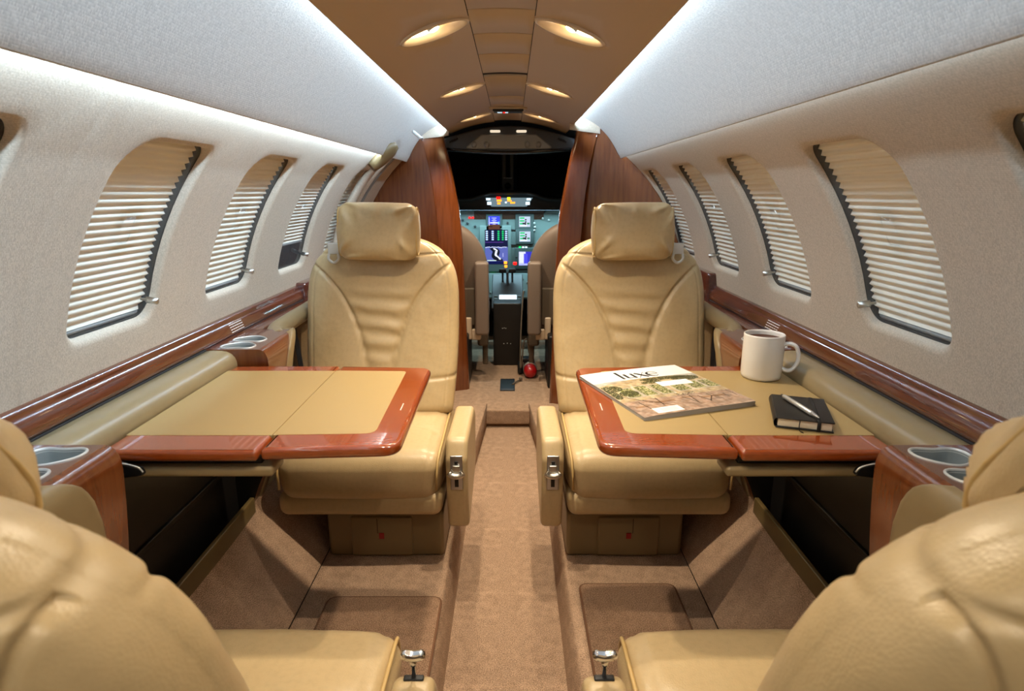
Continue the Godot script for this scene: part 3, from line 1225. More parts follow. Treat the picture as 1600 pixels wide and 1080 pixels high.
func build_console(s: float, e: float) -> void:
	var side := "left" if s < 0 else "right"
	var where := "with padded armrest, beyond the %s table by the wall" % side if e > 0 else "nearest the viewer at the %s edge, before the leather ledge" % side
	var t := thing("cup_console", "glossy wooden drink console %s" % where, "console", Vector3.ZERO, "wooden drink consoles at the ends of the tables")
	var m := MB.new()
	m.xf = club(s, e)
	var prof := console_profile()
	var start: float = 0.252 if e > 0 else 0.307
	# curved inner face
	var rows := []
	for q in prof:
		var row := []
		for j in 9:
			row.append(Vector3(q.x, q.y, lerpf(start if q.y > 0.675 else 0.307, arc_end(q.y) + 0.012, j / 8.0)))
		rows.append(row)
	m.net(rows, false, false, true)
	put("wood_face", m.done(), M.wood_y, t)
	m = MB.new()
	m.xf = club(s, e)
	# end face towards the table well
	for i in prof.size() - 1:
		var a: Vector2 = prof[i]
		var b: Vector2 = prof[i + 1]
		if i == 6:
			put("end_face", m.done(), M.wood_y, t)
			m = MB.new()
			m.xf = club(s, e)
		m.smooth(false)
		var za: float = start if a.y > 0.675 else 0.307
		var zb: float = start if b.y > 0.675 else 0.307
		m.quad(Vector3(0.72, a.y, za), Vector3(a.x, a.y, za), Vector3(b.x, b.y, zb), Vector3(0.72, b.y, zb))
		m.smooth(true)
	put("well_face", m.done(), M.dark_panel, t)
	# top with two cup wells
	m = MB.new()
	m.xf = club(s, e)
	var spots := [[0.633, 0.347, 0.307, 0.385], [0.637, 0.416, 0.385, 0.470]]
	if e > 0:
		spots = [[0.645, 0.290, 0.252, 0.325], [0.645, 0.358, 0.325, 0.470]]
	for q in spots:
		var c := Vector2(q[0], q[1])
		var hole := cup_outline(1.0)
		var n := hole.size()
		var dirs := []
		for h in hole:
			dirs.append(h.angle())
		for cx in [0.584 - c.x, 0.716 - c.x]:
			for cd in [q[2] - c.y, q[3] - c.y]:
				var best := 0
				for i in n:
					if absf(angle_difference(dirs[i], atan2(cd, cx))) < absf(angle_difference(dirs[best], atan2(cd, cx))):
						best = i
				dirs[best] = atan2(cd, cx)
		var ring := [[], [], []]
		for i in n:
			var u := Vector2(cos(dirs[i]), sin(dirs[i]))
			var tt := 1e9
			if absf(u.x) > 1e-6:
				tt = minf(tt, ((0.716 if u.x > 0 else 0.584) - c.x) / u.x)
			if absf(u.y) > 1e-6:
				tt = minf(tt, ((q[3] if u.y > 0 else q[2]) - c.y) / u.y)
			var far := c + u * tt
			var near: Vector2 = c + hole[i]
			ring[0].append(Vector3(far.x, 0.7355, far.y))
			ring[1].append(Vector3(lerpf(far.x, near.x, 0.6), 0.7355, lerpf(far.y, near.y, 0.6)))
			ring[2].append(Vector3(near.x, 0.7355, near.y))
		m.net(ring, false, true, false)
	put("wood_top", m.done(), M.wood_z, t)
	for q in spots:
		var c := Vector3(q[0], 0.7355, q[1])
		var cup := Node3D.new()
		cup.name = "cup_holder" if not t.has_node("cup_holder") else "cup_holder_001"
		t.add_child(cup)
		m = MB.new()
		m.xf = club(s, e)
		rows = []
		for w in [[1.09, 0.0], [1.08, 0.0014], [1.05, 0.0022], [1.01, 0.0020], [0.985, 0.0], [0.975, -0.004]]:
			var row := []
			for h in cup_outline(1.0):
				row.append(c + Vector3(h.x * w[0], w[1], h.y * w[0]))
			rows.append(row)
		m.net(rows, false, true, false)
		put("rim", m.done(), M.rim_grey, cup)
		m = MB.new()
		m.xf = club(s, e)
		rows = []
		for w in [[0.98, -0.001], [0.96, -0.02], [0.93, -0.042], [0.86, -0.050], [0.5, -0.052], [0.02, -0.052]]:
			var row := []
			for h in cup_outline(1.0):
				row.append(c + Vector3(h.x * w[0], w[1], h.y * w[0]))
			rows.append(row)
		m.net(rows, false, true, false)
		put("well", m.done(), M.cup_grey, cup)
	# leather side and armrest roll behind the arc
	m = MB.new()
	m.xf = club(s, e)
	var wide: float = 0.052 if e > 0 else 0.17
	rows = []
	for q in prof:
		var row := []
		var a := arc_end(q.y)
		row.append(Vector3(q.x + 0.004, q.y - 0.002, a - 0.001))
		row.append(Vector3(q.x - 0.001, q.y + 0.001, a))
		row.append(Vector3(q.x - 0.004, q.y + 0.003, a + 0.004))
		row.append(Vector3(q.x - 0.005, q.y + 0.004, a + 0.012))
		row.append(Vector3(q.x - 0.005, q.y + 0.004, a + wide - 0.02))
		row.append(Vector3(q.x - 0.001, q.y + 0.003, a + wide - 0.006))
		row.append(Vector3(q.x + 0.012, q.y, a + wide))
		row.append(Vector3(q.x + 0.045, q.y - 0.002, a + wide + 0.004))
		rows.append(row)
	m.net(rows, false, false, true)
	put("end_pad", m.done(), M.leather_smooth, t)
	m = MB.new()
	m.xf = club(s, e)
	var path := curve([Vector3(0.607, 0.712, 0.45), Vector3(0.630, 0.712, 0.485), Vector3(0.648, 0.714, 0.53), Vector3(0.655, 0.716, 0.60), Vector3(0.655, 0.72, 0.8), Vector3(0.655, 0.724, 1.04), Vector3(0.655, 0.724, 1.05)], 4)
	var rad := []
	for i in path.size():
		rad.append(0.026 if i < path.size() - 2 else (0.024 if i < path.size() - 1 else 0.012))
	m.tube(path, rad, 16)
	put("armrest_roll", m.done(), M.leather_smooth, t)
	m = MB.new()
	m.xf = club(s, e)
	m.rbox(Vector3(0.69, 0.724, 0.75), Vector3(0.045, 0.022, 0.56), 0.003)
	put("wood_shelf", m.done(), M.wood_z, t)
	# seat belts hanging at the wall behind the front seats
	if e > 0:
		var spots2: Array = [[0.70], [0.66, 0.745]] if s > 0 else [[0.72]]
		for k in (2 if s > 0 else 1):
			var b := MB.new()
			b.xf = club(s, e)
			var x := 0.662
			var d: float = [0.665, 0.725][k] if s > 0 else 0.70
			var lean: float = [0.0, -0.03][k] if s > 0 else 0.035
			var pth := [Vector3(x, 0.69, d), Vector3(x - 0.004, 0.62, d + lean * 0.35), Vector3(x - 0.006, 0.52, d + lean * 0.8), Vector3(x - 0.006, 0.42, d + lean)]
			b.tube(curve(pth, 4), 0.020, 10, false, true, 0.08, Vector3(1, 0, 0))
			var lab := "black seat belt strap hanging against the left lining under the padded armrest"
			if s > 0:
				lab = ["black seat belt strap nearer the mug, hanging under the right padded armrest", "black seat belt strap next to the right front seat, hanging under the armrest"][k]
			tag(put("seat_belt", b.done(), M.webbing), lab, "seat belt", "seat belts by the front seats")

func cup_outline(k: float) -> Array:
	var out := []
	for i in 36:
		var a := TAU * i / 36.0
		var r := 1.0 - 0.10 * cos(a * 2.0 + PI) * 0.0
		var p := Vector2(0.0385 * signf(cos(a)) * pow(absf(cos(a)), 0.86), 0.0265 * signf(sin(a)) * pow(absf(sin(a)), 0.9)) * r * k
		p.y += 0.005 * cos(p.x / 0.0385 * PI) - 0.002
		out.append(p)
	return out

# ---------------------------------------------------------------- passenger seats
var wr := FastNoiseLite.new()
var back_mesh: ArrayMesh

func near_curve(p: Vector2, c: Array) -> float:
	var best := 1e9
	for i in c.size() - 1:
		var a: Vector2 = c[i]
		var b: Vector2 = c[i + 1]
		var ab := b - a
		var t := clampf((p - a).dot(ab) / ab.length_squared(), 0, 1)
		best = minf(best, (a + ab * t).distance_squared_to(p))
	return sqrt(best)

func smooth_line(list: Array, per := 6) -> Array:
	return curve(list.map(func(q): return Vector3(q[0], q[1], 0)), per).map(func(q): return Vector2(q.x, q.y))

const B0 := 0.335     # foot and top of the backrest above the seat floor
const B1 := 0.868

func back_width(h: float) -> float:
	var w := 0.2385
	if h < 0.5:
		w -= 0.016 * pow((0.5 - h) / 0.5, 2.0)
	else:
		w *= pow(maxf(0.0, 1.0 - pow((h - 0.5) / 0.5, 4.0)), 1.0 / 2.3)
	return w

func back_axis(h: float) -> float:
	# place of the middle of the backrest, front to rear
	return -0.095 - 0.155 * h - 0.02 * sin(h * PI)

func build_back() -> ArrayMesh:
	var front_seam := smooth_line([[0.245, 0.792], [0.222, 0.785], [0.175, 0.750], [0.125, 0.695], [0.087, 0.63], [0.06, 0.56], [0.042, 0.49], [0.034, 0.446]])
	var top_seam := smooth_line([[0.215, 0.796], [0.192, 0.809], [0.165, 0.812], [0.12, 0.810], [0.06, 0.808], [0.0, 0.807]])
	var rear_seam := smooth_line([[0.215, 0.80], [0.196, 0.803], [0.186, 0.785], [0.174, 0.75], [0.150, 0.70], [0.118, 0.64], [0.09, 0.58], [0.065, 0.50], [0.055, 0.40]])
	var m := MB.new()
	var rows := []
	var nh := 200
	var na := 300
	for i in nh + 1:
		var s := i / float(nh)
		var h := sin(s * PI / 2)
		h = lerpf(s, h, 0.75)
		var w := back_width(h)
		var th := 0.067 * pow(maxf(0.0, 1.0 - pow(maxf(0.0, (h - 0.62) / 0.38), 3.0)), 0.5)
		if h < 0.06:
			th *= sqrt(1.0 - pow((0.06 - h) / 0.06, 2.0) * 0.6)
		var y := lerpf(B0, B1, h)
		var row := []
		for j in na:
			var a := TAU * j / na
			var ca := cos(a)
			var sa := sin(a)
			var x := w * signf(ca) * pow(absf(ca), 0.56)
			var z := th * signf(sa) * pow(absf(sa), 0.70)
			var p := Vector2(absf(x), y)
			var off := 0.0
			var face := clampf(absf(sa) * 1.6, 0.0, 1.0)
			if sa > 0.05:
				var d := near_curve(p, front_seam)
				off -= 0.0075 * exp(-d * d / 0.000028) * (1.0 - smoothstep(0.185, 0.225, absf(x)))
				off += 0.006 * (1.0 - exp(-d / 0.03) * (1.0 - smoothstep(0.17, 0.215, absf(x)))) * face
				if y < 0.47:
					var dl := absf(y - 0.440 + 0.004 * cos(x * 12.0))
					off -= 0.005 * exp(-dl * dl / 0.00003)
				# hollow and folds of the middle panel
				var inner := 0.035 + maxf(0.0, (y - 0.46)) * 0.42
				if absf(x) < inner and y > 0.46 and y < 0.74:
					var f := 1.0 - absf(x) / inner
					var fold := sin(y * 118.0 + x * 9.0 + 1.4 * wr.get_noise_2d(x * 400.0, y * 400.0))
					off += 0.0036 * fold * minf(1.0, f * 2.0) * smoothstep(0.46, 0.52, y) * (1.0 - smoothstep(0.66, 0.74, y))
				off += 0.0016 * wr.get_noise_2d(x * 900.0, y * 900.0) * face
				# slight hollow across the middle
				off -= 0.008 * (1.0 - pow(absf(x) / 0.24, 2.0)) * face * (1.0 - smoothstep(0.7, 0.85, y))
			elif sa < -0.05:
				var d := near_curve(p, rear_seam)
				off -= 0.0048 * exp(-d * d / 0.000009)
				off += 0.0014 * wr.get_noise_2d(x * 700.0 + 90.0, y * 700.0) * face
			if sa > -0.05 or absf(x) > 0.175:
				var du := near_curve(p, top_seam)
				off -= 0.0032 * exp(-du * du / 0.000012)
			# seam round the edge
			var de := absf(sa - 0.60)
			off -= 0.0016 * exp(-de * de / 0.0010) * (1.0 if absf(ca) > 0.5 else 0.0)
			var nrm := Vector2(ca * 0.5, sa).normalized()
			x += off * nrm.x
			z += off * nrm.y
			row.append(Vector3(x, y, z + back_axis(h)))
		rows.append(row)
	m.net(rows, false, true, false)
	var foot: Array = rows[0]
	for j in range(1, na - 1):
		m.tri(foot[0], foot[j], foot[j + 1])
	return m.done()

func pillow_shape(q: Vector3) -> Vector3:
	# the loose headrest cushion: fat in the middle, pinched at its ends, a few creases running in from the corners
	var ux := q.x / 0.1225
	var uy := q.y / 0.086
	var fat := (1.0 - 0.32 * pow(absf(ux), 4.0)) * (1.0 - 0.15 * pow(absf(uy), 4.0))
	var p := Vector3(q.x * (1.0 + 0.02 * cos(uy * PI)), q.y * (1.0 - 0.03 * pow(absf(ux), 3.0)), q.z * fat)
	var e := 0.0
	for c in [Vector3(1, 1, 0.3), Vector3(-1, 1, 1.1), Vector3(1, -1, 2.0), Vector3(-1, -1, 0.0)]:
		var v: Vector2 = Vector2(ux * 1.25, uy) - Vector2(c.x * 1.25, c.y)
		var ang := atan2(v.y, v.x)
		var far: float = v.length()
		var ridge := pow(0.5 + 0.5 * sin(ang * 7.0 + c.z * 2.0 + far * 1.2), 3.0) - 0.3
		e += 0.0115 * ridge * exp(-pow(far - 0.55, 2.0) / 0.10)
	# short puckers under the top seam
	e += 0.0062 * (pow(0.5 + 0.5 * sin(ux * 13.0 + 2.0 * uy), 3.0) - 0.3) * exp(-pow(uy - 0.62, 2.0) / 0.06) * (1.0 - ux * ux)
	e += 0.0030 * wr.get_noise_3d(q.x * 600.0, q.y * 600.0, 3.0)
	# fuller below than above
	p.z += 0.010 * (0.2 - uy) * (1.0 - pow(absf(ux), 3.0)) * (1.0 if q.z > 0.0 else 0.0)
	if q.z > 0.0:
		p.z += e
	else:
		p.z -= e * 0.7
	return p

func make_seat(inb: float, rear: bool, where: String, at: Vector3, turn: float) -> void:
	var t := thing("cabin_armchair", "tan leather cabin armchair %s" % where, "seat", at, "tan leather cabin seats", turn)
	var m: MB
	if back_mesh == null:
		back_mesh = build_back()
	# plinth with the life-vest drawer
	m = MB.new()
	m.rbox(Vector3(0.055 * inb, 0.070, -0.06), Vector3(0.325, 0.14, 0.50), 0.012, 3)
	var base := put("base", m.done(), M.base_plastic, t)
	m = MB.new()
	m.rbox(Vector3(0.045 * inb, 0.066, 0.188), Vector3(0.172, 0.120, 0.018), 0.006, 3)
	var dr := put("vest_drawer", m.done(), M.base_plastic, t)
	m = MB.new()
	m.rbox(Vector3(0.045 * inb, 0.070, 0.1985), Vector3(0.014, 0.018, 0.002), 0.0008)
	put("pull_tag", m.done(), M.red_tag, dr).set_meta("label", "small red pull tag")
	m = MB.new()
	m.rbox(Vector3(0.034 * inb, 0.100, 0.1978), Vector3(0.0015, 0.045, 0.001), 0.0003)
	put("pull_cord", m.done(), M.gap, dr)
	# pan and cushion
	m = MB.new()
	m.rbox(Vector3(0, 0.185, 0.045), Vector3(0.440, 0.07, 0.392), 0.026, 4)
	put("seat_pan", m.done(), M.leather, t)
	m = MB.new()
	var cush := func(q: Vector3) -> Vector3:
		var ux := q.x / 0.222
		var uz := q.z / 0.22
		var p := q
		if q.y > 0.0:
			p.y += smoothstep(0.0, 0.05, q.y) * (0.012 * (1.0 - ux * ux) * (1.0 - uz * uz * 0.6) - 0.012 * maxf(0.0, uz)) + 0.0016 * wr.get_noise_2d(q.x * 800.0, q.z * 800.0)
			var ds := absf(absf(ux) - 0.86)
			p.y -= 0.0035 * exp(-ds * ds / 0.0008) * smoothstep(0.02, 0.06, q.y)
			var dc := absf(uz - 0.10 - 0.25 * ux * ux)
			p.y -= 0.004 * exp(-dc * dc / 0.0006) * smoothstep(0.02, 0.06, q.y)
		if q.z > 0.1:
			p.z += 0.010 * smoothstep(0.1, 0.2, q.z) * (1.0 - pow(absf(q.y / 0.08), 2.0)) * (1.0 - ux * ux)
			p.x *= 1.0 - 0.05 * smoothstep(0.1, 0.22, q.z) * smoothstep(0.04, -0.07, q.y)
		return p
	m.rbox(Vector3(0, 0.265, 0.025), Vector3(0.444, 0.150, 0.44), 0.045, 5, 26, cush)
	var cu := put("seat_cushion", m.done(), M.leather, t)
	for sx in [-1.0, 1.0]:
		m = MB.new()
		var pth := []
		for j in 18:
			var zz := lerpf(-0.17, 0.200, j / 17.0)
			pth.append(Vector3(sx * 0.214, 0.330 - 0.006 * maxf(0.0, zz / 0.2), zz))
		pth.append(Vector3(sx * 0.212, 0.312, 0.226))
		pth.append(Vector3(sx * 0.210, 0.280, 0.242))
		pth.append(Vector3(sx * 0.208, 0.235, 0.243))
		m.tube(pth, 0.0035, 6)
		put("piping", m.done(), M.piping, cu)
	# backrest and headrest
	var recline := Transform3D()
	if rear:
		recline = Transform3D(Basis(), Vector3(-inb * (0.022 if inb < 0 else 0.018), 0.388, -0.105)) * Transform3D(Basis(Vector3(1, 0, 0), -0.12), Vector3.ZERO) * Transform3D(Basis(), Vector3(0, -0.36, 0.07))
	var bk := put("backrest", back_mesh, M.leather, t)
	bk.transform = recline
	m = MB.new()
	m.xf = Transform3D(Basis(Vector3(1, 0, 0), -0.10) * Basis(Vector3(0, 0, 1), 0.0 if rear else (-0.015 * inb)), Vector3(0.004 * inb, 0.882, -0.165))
	m.rbox(Vector3.ZERO, Vector3(0.245, 0.172, 0.110), 0.036, 5, 34, pillow_shape)
	var hr := put("headrest", m.done(), M.leather, t)
	hr.transform = recline
	if rear:
		hr.transform = recline * Transform3D(Basis(Vector3(1, 0, 0), -0.40), Vector3(0, 0.765, -0.19)) * Transform3D(Basis(), Vector3(0, -0.80, 0.18))
	for sx in [-1.0, 1.0]:
		m = MB.new()
		m.xf = Transform3D(Basis(Vector3(1, 0, 0), -0.10), Vector3(0.004 * inb, 0.882, -0.165))
		var loop := []
		for k in 24:
			var a := TAU * k / 24
			loop.append(Vector3(sx * 0.1165, 0.071 * signf(sin(a)) * pow(absf(sin(a)), 0.55), 0.028 * signf(cos(a)) * pow(absf(cos(a)), 0.8)))
		m.tube(loop, 0.0028, 6, true)
		put("edge_piping", m.done(), M.piping, hr)
	m = MB.new()
	m.rbox(Vector3(0, 0.845, -0.262), Vector3(0.15, 0.10, 0.012), 0.005, 2)
	put("headrest_bracket", m.done(), M.base_plastic, t).transform = recline
	# belt guide on the outboard shoulder
	m = MB.new()
	m.xf = Transform3D(Basis(), Vector3(-0.138 * inb, 0.815, -0.165))
	m.rbox(Vector3(0, 0.016, 0), Vector3(0.034, 0.034, 0.008), 0.003, 2)
	m.tube(curve([Vector3(-0.014, 0.0, 0.002), Vector3(-0.015, -0.016, 0.004), Vector3(0, -0.027, 0.005), Vector3(0.015, -0.016, 0.004), Vector3(0.014, 0.0, 0.002)], 5), 0.0042, 8)
	var bg := put("belt_guide", m.done(), M.rim_grey, t)
	bg.set_meta("label", "pale grey plastic belt guide")
	bg.transform = recline
	# aisle armrest
	m = MB.new()
	var zf: float = 0.250 if not rear else 0.118
	var top: float = 0.372
	var poly := rpoly([Vector2(-0.10, 0.16), Vector2(zf - 0.085, 0.108), Vector2(zf - 0.03, 0.108), Vector2(zf - 0.004, 0.22), Vector2(zf, top - 0.05), Vector2(zf - 0.028, top), Vector2(-0.06, top - 0.012), Vector2(-0.11, top - 0.04)], [0.04, 0.03, 0.02, 0.1, 0.03, 0.03, 0.03, 0.03], 6)
	var yz := Transform3D(Basis(Vector3(0, 0, 1), Vector3(0, 1, 0), Vector3(-1, 0, 0)), Vector3(inb * 0.263 + 0.029, 0, 0))
	m.prism(poly, 0.058, 0.013, 4, yz)
	var arm := put("armrest", m.done(), M.leather, t)
	if not rear:
		m = MB.new()
		m.xf = Transform3D(Basis(Vector3(1, 0, 0), 0.03), Vector3(inb * 0.263, 0.287, zf))
		m.rbox(Vector3(0, 0, 0), Vector3(0.032, 0.098, 0.006), 0.0025, 2)
		var pl := put("latch_plate", m.done(), M.steel, t)
		m = MB.new()
		m.xf = Transform3D(Basis(Vector3(1, 0, 0), 0.03), Vector3(inb * 0.263, 0.287, zf + 0.001))
		m.rbox(Vector3(0, 0.030, 0.003), Vector3(0.009, 0.009, 0.003), 0.001)
		put("latch_window", m.done(), M.black, pl)
		m = MB.new()
		m.xf = Transform3D(Basis(Vector3(1, 0, 0), 0.03), Vector3(inb * 0.263, 0.287, zf + 0.001))
		m.rbox(Vector3(0, -0.022, 0.003), Vector3(0.010, 0.034, 0.003), 0.001)
		put("latch_slot", m.done(), M.black, pl)
		m = MB.new()
		m.xf = Transform3D(Basis(Vector3(1, 0, 0), 0.03), Vector3(inb * 0.263, 0.287, zf + 0.004))
		m.tube(curve([Vector3(-0.018, 0.006, 0.007), Vector3(-0.011, 0.000, 0.009), Vector3(0, -0.002, 0.010), Vector3(0.011, 0.000, 0.009), Vector3(0.018, 0.006, 0.007)], 5), 0.0105, 12, false, true, 0.8)
		m.rbox(Vector3(0, 0.014, 0.004), Vector3(0.020, 0.022, 0.008), 0.003)
		put("latch_handle", m.done(), M.satin_metal, t).set_meta("label", "rounded silver recline latch")
	else:
		m = MB.new()
		m.rbox(Vector3(inb * 0.263, top - 0.003, zf - 0.036), Vector3(0.027, 0.008, 0.010), 0.002)
		put("handle_slot", m.done(), M.black, t)
		m = MB.new()
		var hx := Vector3(inb * 0.263, top, zf - 0.034)
		var th := Vector3(0, -0.016, 0)
		m.lathe([Vector2(0.0030, 0.0), Vector2(0.0030, 0.018), Vector2(0.0048, 0.019), Vector2(0.0052, 0.026), Vector2(0.0035, 0.028)], 16, Transform3D(Basis(), hx))
		m.tube(curve([hx + th + Vector3(-0.0155, 0.053, 0), hx + th + Vector3(-0.009, 0.0495, 0), hx + th + Vector3(0, 0.048, 0), hx + th + Vector3(0.009, 0.0495, 0), hx + th + Vector3(0.0155, 0.053, 0)], 5), [0.003, 0.0045, 0.0058, 0.0064, 0.0068, 0.0070, 0.0072, 0.0073, 0.0074, 0.0074, 0.0074, 0.0074, 0.0074, 0.0073, 0.0072, 0.0070, 0.0068, 0.0064, 0.0058, 0.0045, 0.003], 14)
		put("recline_handle", m.done(), M.chrome, t).set_meta("label", "chrome T-shaped recline handle pulled up")

func build_seats() -> void:
	wr.noise_type = FastNoiseLite.TYPE_SIMPLEX_SMOOTH
	wr.frequency = 0.012
	wr.fractal_octaves = 3
	wr.seed = 4
	make_seat(1.0, false, "facing the viewer behind the empty left table", Vector3(-0.388, PF, -1.70), 0.0)
	make_seat(-1.0, false, "facing the viewer behind the right table with the mug", Vector3(0.390, PF, -1.70), 0.0)
	make_seat(-1.0, true, "seen from behind, cropped in the lower left corner", Vector3(-0.374, PF, -0.59), PI)
	make_seat(1.0, true, "seen from behind, cropped in the lower right corner", Vector3(0.406, PF, -0.59), PI)

# ---------------------------------------------------------------- folding tables
func build_tables() -> void:
	for s in [-1.0, 1.0]:
		var side := "left" if s < 0 else "right"
		var t := thing("folding_table", "%s folding table with leather inlays and glossy reddish wood border, %s" % [side, "nothing on it" if s < 0 else "holding magazine, notebook and mug"], "table", Vector3(0, TT, -MID), "two-leaf folding tables")
		var flat := Basis(Vector3(s, 0, 0), Vector3(0, 0, -1), Vector3(0, 1, 0))
		# (x, d - MID) outlines; the leaves meet at x = 0.386
		var h0 := -0.250
		var h1 := 0.238
		var inner := rpoly([Vector2(0.384, h0 + 0.006), Vector2(0.384, h1 - 0.004), Vector2(0.168, h1 - 0.014), Vector2(0.163, h0 + 0.02)], [0.006, 0.006, 0.030, 0.034], 7)
		var m := MB.new()
		m.prism(inner, 0.021, 0.0085, 5, Transform3D(flat, Vector3(0, -0.021, 0)))
		var li := put("inner_leaf", m.done(), M.table_wood, t)
		var outer := rpoly([Vector2(0.635, h0), Vector2(0.635, h1), Vector2(0.387, h1), Vector2(0.387, h0)], [0.004, 0.004, 0.006, 0.006], 5)
		m = MB.new()
		m.prism(outer, 0.019, 0.007, 4, Transform3D(flat, Vector3(0, -0.0195, 0)))
		var lo := put("outer_leaf", m.done(), M.table_wood, t)
		m = MB.new()
		m.prism(rpoly([Vector2(0.3847, -0.185), Vector2(0.3847, 0.194), Vector2(0.222, 0.190), Vector2(0.214, -0.178)], [0.001, 0.001, 0.012, 0.022], 6), 0.0067, 0.0005, 2, Transform3D(flat, Vector3(0, -0.006, 0)))
		put("leather_inlay", m.done(), M.inlay, li)
		m = MB.new()
		m.prism(rpoly([Vector2(0.634, -0.185), Vector2(0.634, 0.194), Vector2(0.3868, 0.194), Vector2(0.3868, -0.185)], 0.001, 2), 0.0067, 0.0005, 2, Transform3D(flat, Vector3(0, -0.0065, 0)))
		put("leather_inlay", m.done(), M.inlay, lo)
		# tiny inlaid mark on the inner edge
		m = MB.new()
		for k in 6:
			m.rbox(Vector3(s * (0.191 - k * 0.0001), 0.0004, 0.030 + k * 0.0065), Vector3(0.0022, 0.0006, 0.0045), 0.0002, 1)
		put("edge_mark", m.done(), M.white_ink, li)
		# runner under the outer leaf
		m = MB.new()
		m.rbox(Vector3(s * 0.513, -0.0265, -0.004), Vector3(0.246, 0.013, 0.46), 0.002)
		put("runner", m.done(), M.black, t)
		m = MB.new()
		m.rbox(Vector3(s * 0.506, -0.0415, 0.215), Vector3(0.276, 0.017, 0.054), 0.006, 4)
		put("support_tray", m.done(), M.leather_smooth, t)
		m = MB.new()
		var lip := rpoly([Vector2(0.562, -0.036), Vector2(0.634, -0.046), Vector2(0.634, -0.014), Vector2(0.60, -0.0145), Vector2(0.567, -0.024)], [0.004, 0.0, 0.0, 0.01, 0.006], 5)
		m.xf = mirrored(s)
		m.prism(lip, 0.010, 0.002, 2, Transform3D(Basis(), Vector3(0, 0, 0.254)))
		put("hinge_cover", m.done(), M.black, t)
		m = MB.new()
		m.xf = mirrored(s)
		m.tube(curve([Vector3(0.634, -0.0135, 0.263), Vector3(0.60, -0.0145, 0.263), Vector3(0.572, -0.021, 0.263), Vector3(0.563, -0.030, 0.263)], 5), 0.0014, 6)
		put("hinge_edge", m.done(), M.rim_grey, t)

